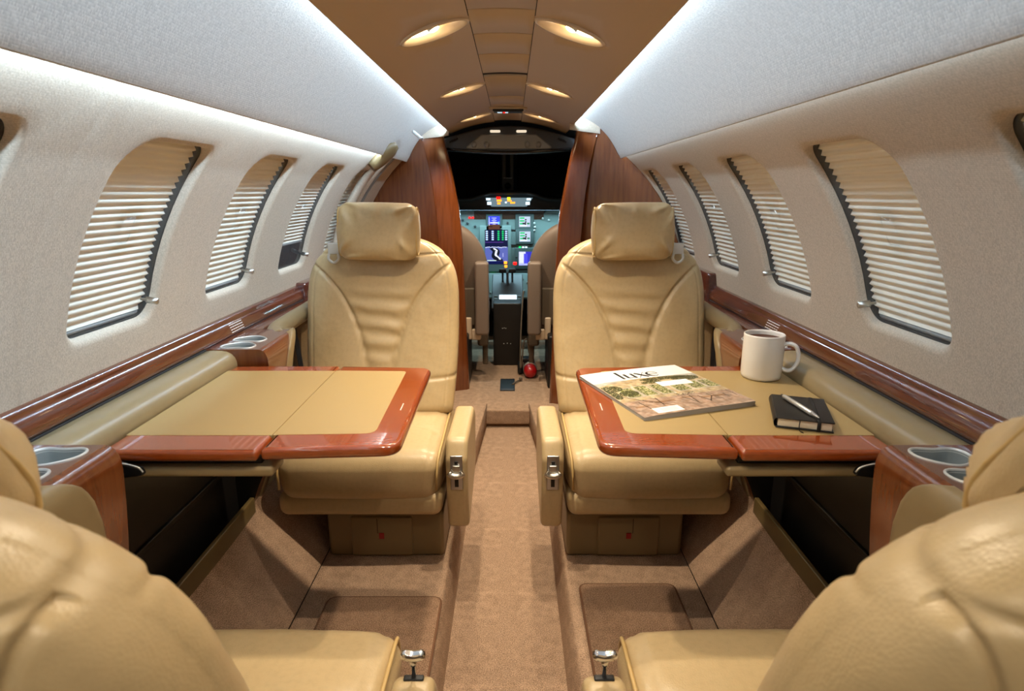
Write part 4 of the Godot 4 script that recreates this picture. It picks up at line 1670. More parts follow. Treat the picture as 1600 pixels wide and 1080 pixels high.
# ---------------------------------------------------------------- things on the right table
func build_table_things() -> void:
	# mug of coffee
	var mg := thing("mug", "white ceramic mug of black coffee on the right table", "mug", Vector3(0.572, TT + 0.0008, -1.286))
	var m := MB.new()
	m.lathe([Vector2(0.0, 0.002), Vector2(0.034, 0.002), Vector2(0.036, 0.0), Vector2(0.039, 0.0005), Vector2(0.0415, 0.004), Vector2(0.0425, 0.010), Vector2(0.0428, 0.05), Vector2(0.0428, 0.096), Vector2(0.0422, 0.0985), Vector2(0.0408, 0.0990), Vector2(0.0395, 0.0980), Vector2(0.0388, 0.094), Vector2(0.0385, 0.05), Vector2(0.037, 0.010), Vector2(0.033, 0.006), Vector2(0.0, 0.006)], 64)
	put("body", m.done(), M.ceramic, mg)
	m = MB.new()
	var hp := curve([Vector3(0.040, 0.078, 0), Vector3(0.053, 0.081, 0), Vector3(0.066, 0.074, 0), Vector3(0.0715, 0.055, 0), Vector3(0.069, 0.036, 0), Vector3(0.060, 0.023, 0), Vector3(0.049, 0.021, 0), Vector3(0.040, 0.026, 0)], 6)
	m.xf = Transform3D(Basis(Vector3(0, 1, 0), -0.42), Vector3.ZERO)
	m.tube(hp, 0.0072, 14, false, true, 0.62, Vector3(0, 1, 0))
	put("handle", m.done(), M.ceramic, mg)
	m = MB.new()
	m.lathe([Vector2(0.0, 0.086), Vector2(0.0386, 0.0858), Vector2(0.0386, 0.0885), Vector2(0.037, 0.088), Vector2(0.0, 0.0878)], 48)
	put("coffee", m.done(), M.coffee, mg)
	# magazine
	var wv := Vector3(0.236, 0, -0.083).normalized()
	var hv := Vector3(-0.083, 0, -0.236).normalized()     # towards the top of the cover
	var o := Vector3(0.328, TT + 0.0015, -1.185)
	var mz := thing("magazine", "glossy home magazine titled luxe with a patio photo cover, on the right table", "magazine", o)
	var frame := Transform3D(Basis(wv, hv, Vector3(0, 1, 0)), Vector3.ZERO)
	var w := 0.244
	var h := 0.270
	var lift := func(x: float, y: float) -> float:
		# the cover dips to the spine and curls a little at its outer corner
		var u := x / w + 0.5
		var v := y / h + 0.5
		return 0.0075 + 0.0012 * sin(u * PI) - 0.0015 * exp(-u * 14.0) + 0.0016 * pow(u, 4.0) * (1.0 - v)
	m = MB.new()
	m.xf = frame
	var rows := []
	for i in 25:
		var row := []
		for j in 13:
			var x := lerpf(-w / 2, w / 2, i / 24.0)
			var y := lerpf(-h / 2, h / 2, j / 12.0)
			row.append(Vector3(x, y, lift.call(x, y)))
		rows.append(row)
	for i in 24:
		for j in 12:
			var ua := Vector2(i / 24.0, 1.0 - j / 12.0)
			var du := Vector2(1 / 24.0, 0)
			var dv := Vector2(0, -1 / 12.0)
			m.tri(rows[i][j], rows[i + 1][j], rows[i + 1][j + 1], ua, ua + du, ua + du + dv)
			m.tri(rows[i][j], rows[i + 1][j + 1], rows[i][j + 1], ua, ua + du + dv, ua + dv)
	var cm := mat("cover_print", Color(1, 1, 1), 0.25)
	cm.albedo_texture = ImageTexture.create_from_image(cover_image())
	put("cover", m.done(), cm, mz)
	m = MB.new()
	m.xf = frame
	rows = []
	for q in [[0.0, -0.0005], [0.0, 0.0012], [0.001, 0.003], [0.0, 0.005], [0.0012, 0.0066]]:
		var row := []
		for k in 48:
			var e := k / 12
			var t := (k % 12) / 12.0
			var p: Vector2 = [Vector2(lerpf(-1, 1, t), -1), Vector2(1, lerpf(-1, 1, t)), Vector2(lerpf(1, -1, t), 1), Vector2(-1, lerpf(1, -1, t))][e] * Vector2(w / 2 - q[0], h / 2 - q[0])
			row.append(Vector3(p.x, p.y, minf(q[1] / 0.0066 * (lift.call(p.x, p.y) - 0.0002), 0.02)))
		rows.append(row)
	m.net(rows, false, true, true)
	put("pages", m.done(), M.paper_edge, mz)
	# title, in thin and thick strokes lying on the cover
	m = MB.new()
	m.xf = frame
	var zt := 0.0089
	var put_bar := func(a: Vector2, b: Vector2, wd: float) -> void:
		var dirn := (b - a).normalized()
		var nn := Vector2(-dirn.y, dirn.x) * wd / 2
		nn *= 1.45
		m.prism(PackedVector2Array([a - nn, b - nn, b + nn, a + nn]), 0.0003, 0.0, 1, Transform3D(Basis(), Vector3(0, 0, zt)))
	var y0 := 0.072
	var xh := 0.030
	# l
	put_bar.call(Vector2(-0.045, y0), Vector2(-0.045, y0 + 0.047), 0.0042)
	put_bar.call(Vector2(-0.0475, y0 + 0.0465), Vector2(-0.044, y0 + 0.0465), 0.001)
	# u
	put_bar.call(Vector2(-0.032, y0 + 0.006), Vector2(-0.032, y0 + xh), 0.0042)
	put_bar.call(Vector2(-0.015, y0), Vector2(-0.015, y0 + xh), 0.0042)
	put_bar.call(Vector2(-0.0335, y0 + 0.006), Vector2(-0.029, y0 + 0.0012), 0.002)
	put_bar.call(Vector2(-0.029, y0 + 0.001), Vector2(-0.015, y0 + 0.007), 0.0011)
	# x
	put_bar.call(Vector2(-0.006, y0 + xh), Vector2(0.015, y0), 0.0046)
	put_bar.call(Vector2(-0.008, y0 - 0.002), Vector2(0.017, y0 + xh + 0.002), 0.0009)
	# e
	for k in 12:
		var a0 := lerpf(-0.15, 1.75, k / 12.0) * PI
		var a1 := lerpf(-0.15, 1.75, (k + 1) / 12.0) * PI
		if k == 0:
			a0 = 0.0
		var c := Vector2(0.032, y0 + xh / 2)
		var th := 0.001 + 0.0036 * pow(maxf(0.0, -cos((a0 + a1) / 2)), 1.5)
		put_bar.call(c + Vector2(cos(a0) * 0.0125, sin(a0) * xh / 2), c + Vector2(cos(a1) * 0.0125, sin(a1) * xh / 2), th)
	put_bar.call(Vector2(0.0205, y0 + xh / 2), Vector2(0.0445, y0 + xh / 2), 0.0009)
	put("title_lettering", m.done(), M.ink, mz)
	# notebook
	var ang := deg_to_rad(-19.0)
	var nb := thing("notebook", "small black notebook with elastic band and ribbon under the silver pen", "notebook", Vector3(0.545, TT + 0.0010, -1.036), "", ang)
	var hw := 0.046
	var hh := 0.066
	m = MB.new()
	m.rbox(Vector3(0.0, 0.0175, 0), Vector3(hw * 2, 0.0022, hh * 2), 0.001, 2)
	m.rbox(Vector3(0.0, 0.0012, 0), Vector3(hw * 2, 0.0022, hh * 2), 0.001, 2)
	var sp := []
	for k in 9:
		var a := lerpf(PI / 2, PI * 1.5, k / 8.0)
		sp.append(Vector3(-hw + 0.002 + cos(a) * 0.0058, 0.00935 + sin(a) * 0.0088, 0))
	var rr := []
	for q in sp:
		rr.append([q + Vector3(0, 0, -hh), q + Vector3(0, 0, hh)])
	m.net(rr)
	put("cover", m.done(), M.black_leather, nb)
	m = MB.new()
	m.rbox(Vector3(0.0, 0.00935, 0), Vector3(hw * 2 - 0.006, 0.0145, hh * 2 - 0.007), 0.001, 2)
	put("pages", m.done(), M.paper, nb)
	m = MB.new()
	var loop := []
	for q in [[hh + 0.0004, 0.0014], [hh + 0.0004, 0.0172], [hh - 0.001, 0.0189], [-hh + 0.001, 0.0189], [-hh - 0.0004, 0.0172], [-hh - 0.0004, 0.0014], [-hh + 0.001, -0.0003], [hh - 0.001, -0.0003]]:
		loop.append(Vector3(0.022, q[1], q[0]))
	m.tube(loop, 0.0030, 8, true, true, 0.16, Vector3(0, 1, 0))
	put("elastic_band", m.done(), M.black_cloth, nb)
	m = MB.new()
	m.tube(curve([Vector3(-0.008, 0.0165, hh - 0.01), Vector3(-0.0085, 0.0155, hh + 0.001), Vector3(-0.009, 0.008, hh + 0.0028), Vector3(-0.008, 0.0008, hh + 0.008), Vector3(-0.003, 0.0006, hh + 0.014)], 5), 0.0026, 8, false, true, 0.15, Vector3(0, 0, 1))
	put("ribbon", m.done(), M.black_cloth, nb)
	# pen lying across it
	var p0 := Vector3(0.5345, 0, -1.090)
	var p1 := Vector3(0.546, 0, -0.972)
	var pn := thing("pen", "slim silver ballpoint pen lying across the black notebook", "pen", (p0 + p1) / 2 + Vector3(0, TT + 0.0010 + 0.0186 + 0.0044, 0))
	var along := (p1 - p0).normalized()
	var pf := Transform3D(Basis(along.cross(Vector3.UP), along, Vector3.UP), Vector3.ZERO)
	m = MB.new()
	m.lathe([Vector2(0.0, -0.057), Vector2(0.0032, -0.0565), Vector2(0.0042, -0.054), Vector2(0.0044, -0.03), Vector2(0.0044, 0.036), Vector2(0.0041, 0.0365)], 20, pf)
	put("barrel", m.done(), M.pen_silver, pn)
	m = MB.new()
	m.lathe([Vector2(0.0041, 0.0365), Vector2(0.0036, 0.037), Vector2(0.0040, 0.040), Vector2(0.0022, 0.054), Vector2(0.0009, 0.058), Vector2(0.0, 0.0585)], 20, pf)
	put("tip", m.done(), M.chrome, pn)
	m = MB.new()
	m.lathe([Vector2(0.0, -0.064), Vector2(0.0022, -0.0635), Vector2(0.0022, -0.0565), Vector2(0.0, -0.056)], 14, pf)
	m.rbox(Vector3(0, 0, 0), Vector3(0.0001, 0.0001, 0.0001), 0.00003, 1)
	put("button", m.done(), M.dark_grey, pn)

func cover_image() -> Image:
	# flat print: white masthead, house with hedges, white caption box, terrace with tables
	var W := 512
	var H := 566
	var im := Image.create(W, H, false, Image.FORMAT_RGB8)
	im.fill(Color(0.93, 0.925, 0.92))
	var n := FastNoiseLite.new()
	n.seed = 8
	n.frequency = 0.03
	n.fractal_octaves = 4
	var rng := RandomNumberGenerator.new()
	rng.seed = 5
	for y in range(140, H):
		for x in W:
			var v := n.get_noise_2d(x, y)
			var c: Color
			if y < 400:
				c = Color(0.90, 0.80, 0.63).lerp(Color(0.97, 0.91, 0.79), 0.5 + v)
			else:
				c = Color(0.90, 0.80, 0.74).lerp(Color(0.80, 0.66, 0.57), clampf(0.4 + v, 0, 1))
			# roof line and sky on the right
			if y < 185 - 40.0 * sin(x / 512.0 * PI):
				c = Color(0.92, 0.925, 0.92)
			im.set_pixel(x, y, c)
	# windows with garden behind
	for q in [[60, 250, 60, 110], [135, 240, 58, 120], [215, 245, 52, 120], [300, 250, 66, 100], [385, 250, 60, 95], [460, 250, 50, 95]]:
		im.fill_rect(Rect2i(q[0] - 7, q[1] - 7, q[2] + 14, q[3] + 14), Color(0.97, 0.95, 0.90))
		for y in range(q[1], q[1] + q[3]):
			for x in range(q[0], mini(q[0] + q[2], W)):
				var v := n.get_noise_2d(x * 2.5, y * 2.5)
				im.set_pixel(x, y, Color(0.46, 0.50, 0.24).lerp(Color(0.93, 0.92, 0.74), clampf(0.55 + v * 1.8, 0, 1)))
	# hedges and climbing leaves
	for q in [[30, 235, 55, 42], [80, 310, 42, 36], [330, 172, 120, 22], [430, 196, 70, 34], [250, 208, 50, 18], [16, 310, 22, 50]]:
		for k in int(q[2] * q[3] * 0.55):
			var a := rng.randf() * TAU
			var r := sqrt(rng.randf())
			var x := int(q[0] + cos(a) * r * q[2])
			var y := int(q[1] + sin(a) * r * q[3])
			if x > 2 and y > 130 and x < W - 5 and y < H - 5:
				var g := rng.randf()
				im.fill_rect(Rect2i(x, y, 3, 3), Color(0.16, 0.21, 0.10).lerp(Color(0.60, 0.60, 0.36), g * g))
	# tables, chairs: dark legs and rattan seats
	for q in [[120, 430, 95, 22], [20, 455, 60, 20], [250, 420, 60, 16], [330, 440, 120, 22]]:
		im.fill_rect(Rect2i(q[0], q[1], q[2], q[3]), Color(0.78, 0.62, 0.50))
		im.fill_rect(Rect2i(q[0], q[1], q[2], 4), Color(0.90, 0.80, 0.70))
	for q in [[90, 400, 180, 500], [150, 395, 140, 480], [262, 420, 290, 500], [300, 415, 290, 490], [330, 430, 350, 500], [345, 500, 385, 450], [400, 440, 412, 495], [430, 430, 500, 440], [450, 440, 452, 480], [492, 400, 495, 470], [30, 330, 110, 440], [60, 420, 70, 500], [380, 420, 400, 490]]:
		var a := Vector2(q[0], q[1])
		var b := Vector2(q[2], q[3])
		for k in 120:
			var p := a.lerp(b, k / 119.0)
			im.fill_rect(Rect2i(int(p.x), int(p.y), 3, 3), Color(0.20, 0.13, 0.10))
	for k in 160:
		im.fill_rect(Rect2i(255 + rng.randi() % 90, 375 + rng.randi() % 30, 4, 3), Color(0.22, 0.18, 0.15).lerp(Color(0.9, 0.85, 0.8), rng.randf()))
	for y in range(145, H):
		for x in W:
			var c := im.get_pixel(x, y)
			var f := 0.72 + 0.22 * n.get_noise_2d(x * 0.6 + 300.0, y * 0.6)
			im.set_pixel(x, y, Color(c.r * f, c.g * f * 0.97, c.b * f * 0.92).lerp(c, 0.15))
	im.resize(300, 332, Image.INTERPOLATE_BILINEAR)
	im.resize(W, H, Image.INTERPOLATE_CUBIC)
	im.fill_rect(Rect2i(265, 215, 160, 62), Color(0.965, 0.965, 0.97))
	im.fill_rect(Rect2i(70, 498, 118, 54), Color(0.97, 0.96, 0.95))
	for k in 12:
		im.fill_rect(Rect2i(100 + k * 6, 508, 2, 34), Color(0.75, 0.75, 0.76))
	return im

# ---------------------------------------------------------------- cockpit
func box_part(called: String, c: Vector3, s: Vector3, material: Material, parent: Node, r := 0.004, seg := 2) -> MeshInstance3D:
	var m := MB.new()
	m.rbox(c, s, r, seg)
	return put(called, m.done(), material, parent)

func build_cockpit() -> void:
	# shell
	var sh := struct("wall_cockpit", "dark cockpit shell with black night windscreen")
	var m := MB.new()
	var rows := []
	for j in 25:
		var a := lerpf(-40.0, 220.0, j / 24.0)
		var q := Vector3(0.80 * cos(deg_to_rad(a)), YC + 0.80 * sin(deg_to_rad(a)), 0)
		rows.append([q + Vector3(0, 0, -3.02), q + Vector3(0, 0, -3.6), Vector3(q.x * 0.9, YC + (q.y - YC) * 0.9, -4.2), Vector3(q.x * 0.7, YC + (q.y - YC) * 0.75, -4.75)])
	m.net(rows)
	put("lining", m.done(), M.black, sh)
	box_part("nose_bulkhead", Vector3(0, 0.7, -4.80), Vector3(1.6, 1.7, 0.04), M.black, sh)
	for s in [-1.0, 1.0]:
		m = MB.new()
		m.xf = Transform3D(Basis(Vector3(1, 0, 0), -0.35), Vector3(s * 0.33, 1.22, -4.36))
		m.rbox(Vector3.ZERO, Vector3(0.55, 0.50, 0.012), 0.004)
		put("windscreen_pane", m.done(), M.night_pane, sh)
	m = MB.new()
	m.xf = Transform3D(Basis(Vector3(1, 0, 0), -0.12), Vector3(-0.008, 1.24, -4.20))
	m.rbox(Vector3(-0.026, 0, 0), Vector3(0.024, 0.34, 0.05), 0.008, 3)
	m.rbox(Vector3(0.026, 0, 0), Vector3(0.024, 0.34, 0.05), 0.008, 3)
	m.rbox(Vector3(0, -0.115, 0.004), Vector3(0.075, 0.11, 0.05), 0.008, 3)
	put("centre_post", m.done(), M.overhead_grey, sh)
	m = MB.new()
	m.xf = Transform3D(Basis(Vector3(1, 0, 0), -0.12), Vector3(-0.008, 1.24, -4.20))
	m.rbox(Vector3(0, -0.058, 0.03), Vector3(0.058, 0.006, 0.01), 0.002)
	put("post_clip", m.done(), M.rim_grey, sh)
	var cp := thing("compass", "small round standby compass at the foot of the windscreen post", "compass", Vector3(-0.008, 1.135, -4.155))
	m = MB.new()
	var face := Transform3D(Basis(Vector3(1, 0, 0), PI / 2), Vector3.ZERO)
	m.lathe([Vector2(0.024, -0.02), Vector2(0.027, 0.0), Vector2(0.027, 0.010), Vector2(0.023, 0.013), Vector2(0.021, 0.010)], 28, face)
	put("rim", m.done(), M.overhead_grey, cp)
	m = MB.new()
	m.lathe([Vector2(0.022, 0.002), Vector2(0.021, 0.009), Vector2(0.0, 0.009)], 24, face)
	put("dial", m.done(), M.black, cp)
	m = MB.new()
	for k in 5:
		m.rbox(Vector3(-0.010 + k * 0.005, 0, 0.0095), Vector3(0.0015, 0.006, 0.001), 0.0003, 1)
	put("scale_marks", m.done(), M.overhead_grey, cp)
	# overhead panel at the top of the doorway
	var ov := thing("overhead_panel", "dark arched overhead panel with knobs across the top of the cockpit doorway", "overhead panel")
	m = MB.new()
	var poly := PackedVector2Array()
	for j in 17:
		var x := lerpf(-0.335, 0.345, j / 16.0)
		poly.append(Vector2(x, 1.302 + 0.00 - 0.018 * cos((x - 0.005) / 0.34 * PI / 2)))
	for j in 17:
		var x := lerpf(0.345, -0.335, j / 16.0)
		poly.append(Vector2(x, minf(roof(x) - 0.003, 1.345 + 0.068 * cos((x - 0.005) / 0.34 * PI / 2))))
	m.prism(poly, 0.14, 0.008, 3, Transform3D(Basis(Vector3(1, 0, 0), 0.0), Vector3(0, 0, -3.26)))
	put("surround", m.done(), M.dark_grey, ov)
	m = MB.new()
	m.prism(rpoly([Vector2(-0.22, 1.302), Vector2(0.23, 1.302), Vector2(0.14, 1.370), Vector2(-0.13, 1.370)], 0.012, 4), 0.03, 0.006, 3, Transform3D(Basis(), Vector3(0, 0, -3.14)))
	put("recess_face", m.done(), M.overhead_grey, ov)
	m = MB.new()
	var lip := []
	for j in 17:
		var x := lerpf(-0.30, 0.31, j / 16.0)
		lip.append(Vector3(x, 1.305 - 0.018 * cos((x - 0.005) / 0.34 * PI / 2), -3.112))
	m.tube(lip, 0.007, 10)
	put("front_lip", m.done(), M.gloss_black, ov)
	for x in [-0.165, -0.105, 0.095, 0.15]:
		m = MB.new()
		m.lathe([Vector2(0.013, -0.018), Vector2(0.013, 0.0), Vector2(0.011, 0.004), Vector2(0.0, 0.004)], 18, Transform3D(Basis(Vector3(1, 0, 0), PI / 2 - 0.5), Vector3(x, 1.325, -3.102)))
		put("air_nozzle", m.done(), M.sill_grey, ov)
	for x in [-0.062, 0.066]:
		m = MB.new()
		m.rbox(Vector3(x, 1.384, -3.112), Vector3(0.05, 0.012, 0.014), 0.005, 3)
		put("map_lamp", m.done(), M.overhead_lamp, ov)
	for sx in [-1.0, 1.0]:
		m = MB.new()
		for k in 3:
			m.tube([Vector3(sx * (0.245 + k * 0.012), 1.352 - k * 0.004, -3.114), Vector3(sx * (0.262 + k * 0.012), 1.340 - k * 0.004, -3.114)], 0.004, 8)
		put("side_vents", m.done(), M.gap, ov)
	# glareshield with annunciators
	var gs := thing("glareshield", "dark curved glareshield with lit annunciator panel above the instruments", "glareshield")
	m = MB.new()
	rows = []
	for j in 25:
		var x := lerpf(-0.46, 0.47, j / 24.0)
		var top: float = 1.066 + 0.040 * (1.0 - smoothstep(0.10, 0.26, absf(x - 0.005))) - 0.02 * smoothstep(0.3, 0.6, absf(x))
		rows.append([Vector3(x, top - 0.03, -4.25), Vector3(x, top + 0.004, -3.95), Vector3(x, top, -3.87), Vector3(x, top - 0.010, -3.855), Vector3(x, top - 0.020, -3.862), Vector3(x, top - 0.030, -3.90), Vector3(x, 0.985, -3.90)])
	m.net(rows, false, false, true)
	put("shield", m.done(), M.shield, gs)
	m = MB.new()
	m.prism(PackedVector2Array([Vector2(-0.108, 1.008), Vector2(0.112, 1.008), Vector2(0.150, 1.062), Vector2(-0.146, 1.062)]), 0.016, 0.004, 2, Transform3D(Basis(), Vector3(0, 0, -3.895)))
	var an := put("annunciator", m.done(), M.annunciator, gs)
	for q in [[-0.128, 1.053, 0.026, 0.013, "screen_white"], [-0.122, 1.028, 0.026, 0.018, "screen_white"], [0.124, 1.053, 0.026, 0.013, "screen_white"], [0.118, 1.028, 0.026, 0.018, "screen_white"], [-0.064, 1.061, 0.026, 0.016, "screen_red"], [-0.060, 1.045, 0.030, 0.012, "screen_amber"], [-0.062, 1.028, 0.020, 0.012, "screen_amber"], [0.0, 1.058, 0.020, 0.014, "screen_yellow"], [0.004, 1.044, 0.026, 0.010, "screen_amber"], [0.024, 1.032, 0.03, 0.010, "screen_amber"], [-0.018, 1.034, 0.012, 0.010, "screen_white"]]:
		m = MB.new()
		m.rbox(Vector3(q[0], q[1], -3.878), Vector3(q[2], q[3], 0.003), 0.001, 1)
		put("caption_light", m.done(), M[q[4]], an)
	# instrument panel
	var ip := thing("instrument_panel", "grey green cockpit instrument panel with lit flight screens", "instrument panel")
	m = MB.new()
	m.prism(PackedVector2Array([Vector2(-0.62, 0.55), Vector2(-0.62, 0.98), Vector2(-0.21, 0.98), Vector2(-0.16, 0.935), Vector2(0.18, 0.935), Vector2(0.25, 0.98), Vector2(0.63, 0.98), Vector2(0.63, 0.55)]), 0.04, 0.004, 2, Transform3D(Basis(), Vector3(0, 0, -4.05)))
	put("panel_face", m.done(), M.panel_teal, ip)
	m = MB.new()
	m.rbox(Vector3(0.0, 0.955, -4.02), Vector3(0.46, 0.07, 0.02), 0.004)
	put("wood_visor", m.done(), M.wood_visor, ip)
	var zf := -4.006
	for q in [[-0.096, 0.903, 0.106, 0.112, "attitude"], [0.102, 0.910, 0.12, 0.100, "engine"], [0.104, 0.815, 0.12, 0.100, "engine"], [-0.088, 0.735, 0.205, 0.300, "multi"], [0.118, 0.672, 0.16, 0.14, "nav"]]:
		m = MB.new()
		m.rbox(Vector3(q[0], q[1], zf), Vector3(q[2], q[3], 0.016), 0.004)
		var bz := put("screen_bezel", m.done(), M.panel_edge if q[4] != "multi" else M.panel_teal, ip)
		m = MB.new()
		var sw: float = {"attitude": 0.074, "engine": 0.072, "multi": 0.150, "nav": 0.106}[q[4]]
		var shh: float = {"attitude": 0.084, "engine": 0.066, "multi": 0.222, "nav": 0.090}[q[4]]
		var c := Vector3(q[0] + (0.006 if q[4] == "multi" else 0.0), q[1] + (0.012 if q[4] == "multi" else 0.0), zf + 0.0085)
		m.quad(c + Vector3(-sw / 2, -shh / 2, 0), c + Vector3(sw / 2, -shh / 2, 0), c + Vector3(sw / 2, shh / 2, 0), c + Vector3(-sw / 2, shh / 2, 0))
		m.rbox(c - Vector3(0, 0, 0.003), Vector3(sw, shh, 0.005), 0.001, 1)
		if not M.has("display_" + q[4]):
			var dm := mat("display_" + q[4], Color(0.02, 0.02, 0.02), 0.3)
			dm.emission_enabled = true
			dm.emission = Color.WHITE
			dm.emission_operator = BaseMaterial3D.EMISSION_OP_MULTIPLY
			dm.emission_texture = ImageTexture.create_from_image(display_image(q[4]))
			dm.emission_energy_multiplier = 1.15
		var disp := MB.new()
		disp.quad(c + Vector3(-sw / 2, -shh / 2, 0.0004), c + Vector3(sw / 2, -shh / 2, 0.0004), c + Vector3(sw / 2, shh / 2, 0.0004), c + Vector3(-sw / 2, shh / 2, 0.0004))
		put("display", disp.done(), M["display_" + q[4]], bz)
	# module edges, screws and switches
	m = MB.new()
	for q in [[0.07, 0.858, 0.15], [0.07, 0.762, 0.15], [-0.10, 0.598, 0.19], [0.10, 0.596, 0.13]]:
		m.rbox(Vector3(q[0], q[1], -4.006), Vector3(q[2], 0.006, 0.008), 0.002)
	put("module_edge", m.done(), M.dark_grey, ip)
	for q in [[0.072, 0.744, "screen_green"], [0.093, 0.744, "screen_white"], [0.113, 0.744, "screen_white"], [-0.108, 0.560, "screen_green"], [-0.255, 0.935, "screen_red"], [-0.234, 0.935, "screen_red"]]:
		m = MB.new()
		var big: float = 0.026 if q[1] < 0.6 else 0.014
		m.rbox(Vector3(q[0], q[1], -4.004), Vector3(big, big * 0.8, 0.008), 0.002)
		put("lit_button", m.done(), M[q[2]], ip)
	for q in [[0.165, 0.90], [0.17, 0.875], [0.165, 0.855], [-0.05, 0.862], [-0.01, 0.902], [-0.30, 0.92], [-0.27, 0.90], [-0.22, 0.88], [0.22, 0.93], [0.26, 0.92], [0.05, 0.68]]:
		m = MB.new()
		m.lathe([Vector2(0.008, 0.0), Vector2(0.0075, 0.010), Vector2(0.006, 0.013), Vector2(0.0, 0.013)], 14, Transform3D(Basis(Vector3(1, 0, 0), PI / 2), Vector3(q[0], q[1], -4.010)))
		put("knob", m.done(), M.dark_grey if q[0] < 0.1 else M.rim_grey, ip)
	# lower panel
	var lp := thing("switch_panel", "grey green lower switch panel with levers and small toggles below the flight screens", "switch panel")
	m = MB.new()
	m.xf = Transform3D(Basis(Vector3(1, 0, 0), -0.45), Vector3(0, 0.50, -3.93))
	m.rbox(Vector3.ZERO, Vector3(0.40, 0.17, 0.03), 0.006, 2)
	put("panel_face", m.done(), M.panel_teal, lp)
	for q in [[0.06, 0.02], [0.09, 0.04], [0.12, 0.02], [0.13, -0.02], [0.10, -0.04], [-0.14, -0.01], [-0.12, -0.05], [0.14, 0.05], [-0.02, 0.05]]:
		m = MB.new()
		m.xf = Transform3D(Basis(Vector3(1, 0, 0), -0.45), Vector3(0, 0.50, -3.93))
		m.lathe([Vector2(0.006, 0.0), Vector2(0.006, 0.004), Vector2(0.0025, 0.006), Vector2(0.0035, 0.018), Vector2(0.0, 0.019)], 12, Transform3D(Basis(Vector3(1, 0, 0), PI / 2), Vector3(q[0], q[1], 0.014)))
		put("toggle", m.done(), M.rim_grey, lp)
	# centre pedestal
	var pd := thing("centre_pedestal", "black centre pedestal with thrust levers between the pilot seats", "pedestal", Vector3(-0.008, 0.09, -3.62))
	m = MB.new()
	m.rbox(Vector3(0, 0.19, 0.04), Vector3(0.165, 0.375, 0.20), 0.008, 3)
	put("body", m.done(), M.dark_panel, pd)
	m = MB.new()
	m.xf = Transform3D(Basis(Vector3(1, 0, 0), 0.62), Vector3(0, 0.41, -0.06))
	m.rbox(Vector3(0, 0.0, 0), Vector3(0.19, 0.03, 0.30), 0.008, 3)
	put("sloped_top", m.done(), M.dark_grey, pd)
	m = MB.new()
	m.xf = Transform3D(Basis(Vector3(1, 0, 0), 0.62), Vector3(0, 0.41, -0.06))
	for k in 6:
		for j in 4:
			m.rbox(Vector3(-0.07 + k * 0.028, 0.017, 0.05 + j * 0.024), Vector3(0.02, 0.006, 0.014), 0.002, 1)
	put("key_pad", m.done(), M.panel_edge, pd)
	m = MB.new()
	m.xf = Transform3D(Basis(Vector3(1, 0, 0), 0.95), Vector3(0.004, 0.405, 0.085))
	m.rbox(Vector3(0, 0.0, 0), Vector3(0.104, 0.010, 0.026), 0.002)
	put("lit_display", m.done(), M.screen_white, pd)
	for x in [-0.030, 0.030]:
		m = MB.new()
		m.rbox(Vector3(x, 0.47, -0.12), Vector3(0.012, 0.12, 0.02), 0.004)
		m.rbox(Vector3(x, 0.535, -0.115), Vector3(0.044, 0.026, 0.034), 0.008, 3)
		put("thrust_lever", m.done(), M.black, pd)
	m = MB.new()
	m.rbox(Vector3(0.0, 0.45, -0.10), Vector3(0.016, 0.16, 0.03), 0.006, 3)
	put("speedbrake_lever", m.done(), M.dark_grey, pd)
	for q in [[-0.012, 0.585, "screen_amber", 0.020], [-0.010, 0.562, "screen_amber", 0.018], [0.046, 0.580, "screen_red", 0.022]]:
		m = MB.new()
		m.rbox(Vector3(q[0], q[1], -0.12), Vector3(q[3], q[3] * 0.8, 0.02), 0.004, 2)
		put("lit_knob", m.done(), M[q[2]], pd)
	for q in [[-0.028, 0.228], [-0.018, 0.230], [-0.008, 0.228], [-0.02, 0.135], [0.0, 0.137], [0.02, 0.135]]:
		m = MB.new()
		m.lathe([Vector2(0.0028, 0.0), Vector2(0.0024, 0.003), Vector2(0.0, 0.0035)], 10, Transform3D(Basis(Vector3(1, 0, 0), PI / 2), Vector3(q[0], q[1], 0.140)))
		put("screw", m.done(), M.rim_grey, pd)
	# pilot seats
	for s in [-1.0, 1.0]:
		build_pilot_seat(s)
	# flush plate in the step
	var hp := thing("floor_hatch", "small black square plate set in the cockpit step carpet", "hatch", Vector3(-0.004, 0.0905, -3.10))
	box_part("plate", Vector3(0, 0.002, 0), Vector3(0.078, 0.006, 0.20), M.black, hp, 0.002)
	box_part("latch", Vector3(0, 0.0045, 0.085), Vector3(0.07, 0.004, 0.014), M.dark_grey, hp, 0.0015)
	# red bottle lying beside the pedestal
	var ex := thing("fire_extinguisher", "round red fire bottle end lying on the cockpit floor by the right pilot seat", "fire extinguisher", Vector3(0.122, 0.127, -3.26))
	m = MB.new()
	m.lathe([Vector2(0.0, -0.16), Vector2(0.02, -0.158), Vector2(0.035, -0.14), Vector2(0.0365, 0.02), Vector2(0.034, 0.040), Vector2(0.024, 0.052), Vector2(0.010, 0.058), Vector2(0.0, 0.059)], 32, face)
	put("bottle", m.done(), M.red_paint, ex)
	m = MB.new()
	m.lathe([Vector2(0.0370, -0.045), Vector2(0.0385, -0.043), Vector2(0.0385, -0.012), Vector2(0.0370, -0.010)], 32, face)
	put("strap", m.done(), M.rim_grey, ex)
	m = MB.new()
	m.rbox(Vector3(-0.055, 0.0, -0.06), Vector3(0.03, 0.06, 0.08), 0.012, 3)
	m.rbox(Vector3(-0.02, 0.045, -0.07), Vector3(0.07, 0.025, 0.06), 0.010, 3)
	put("bracket", m.done(), M.black, ex)
	# headset lead looping beside it
	m = MB.new()
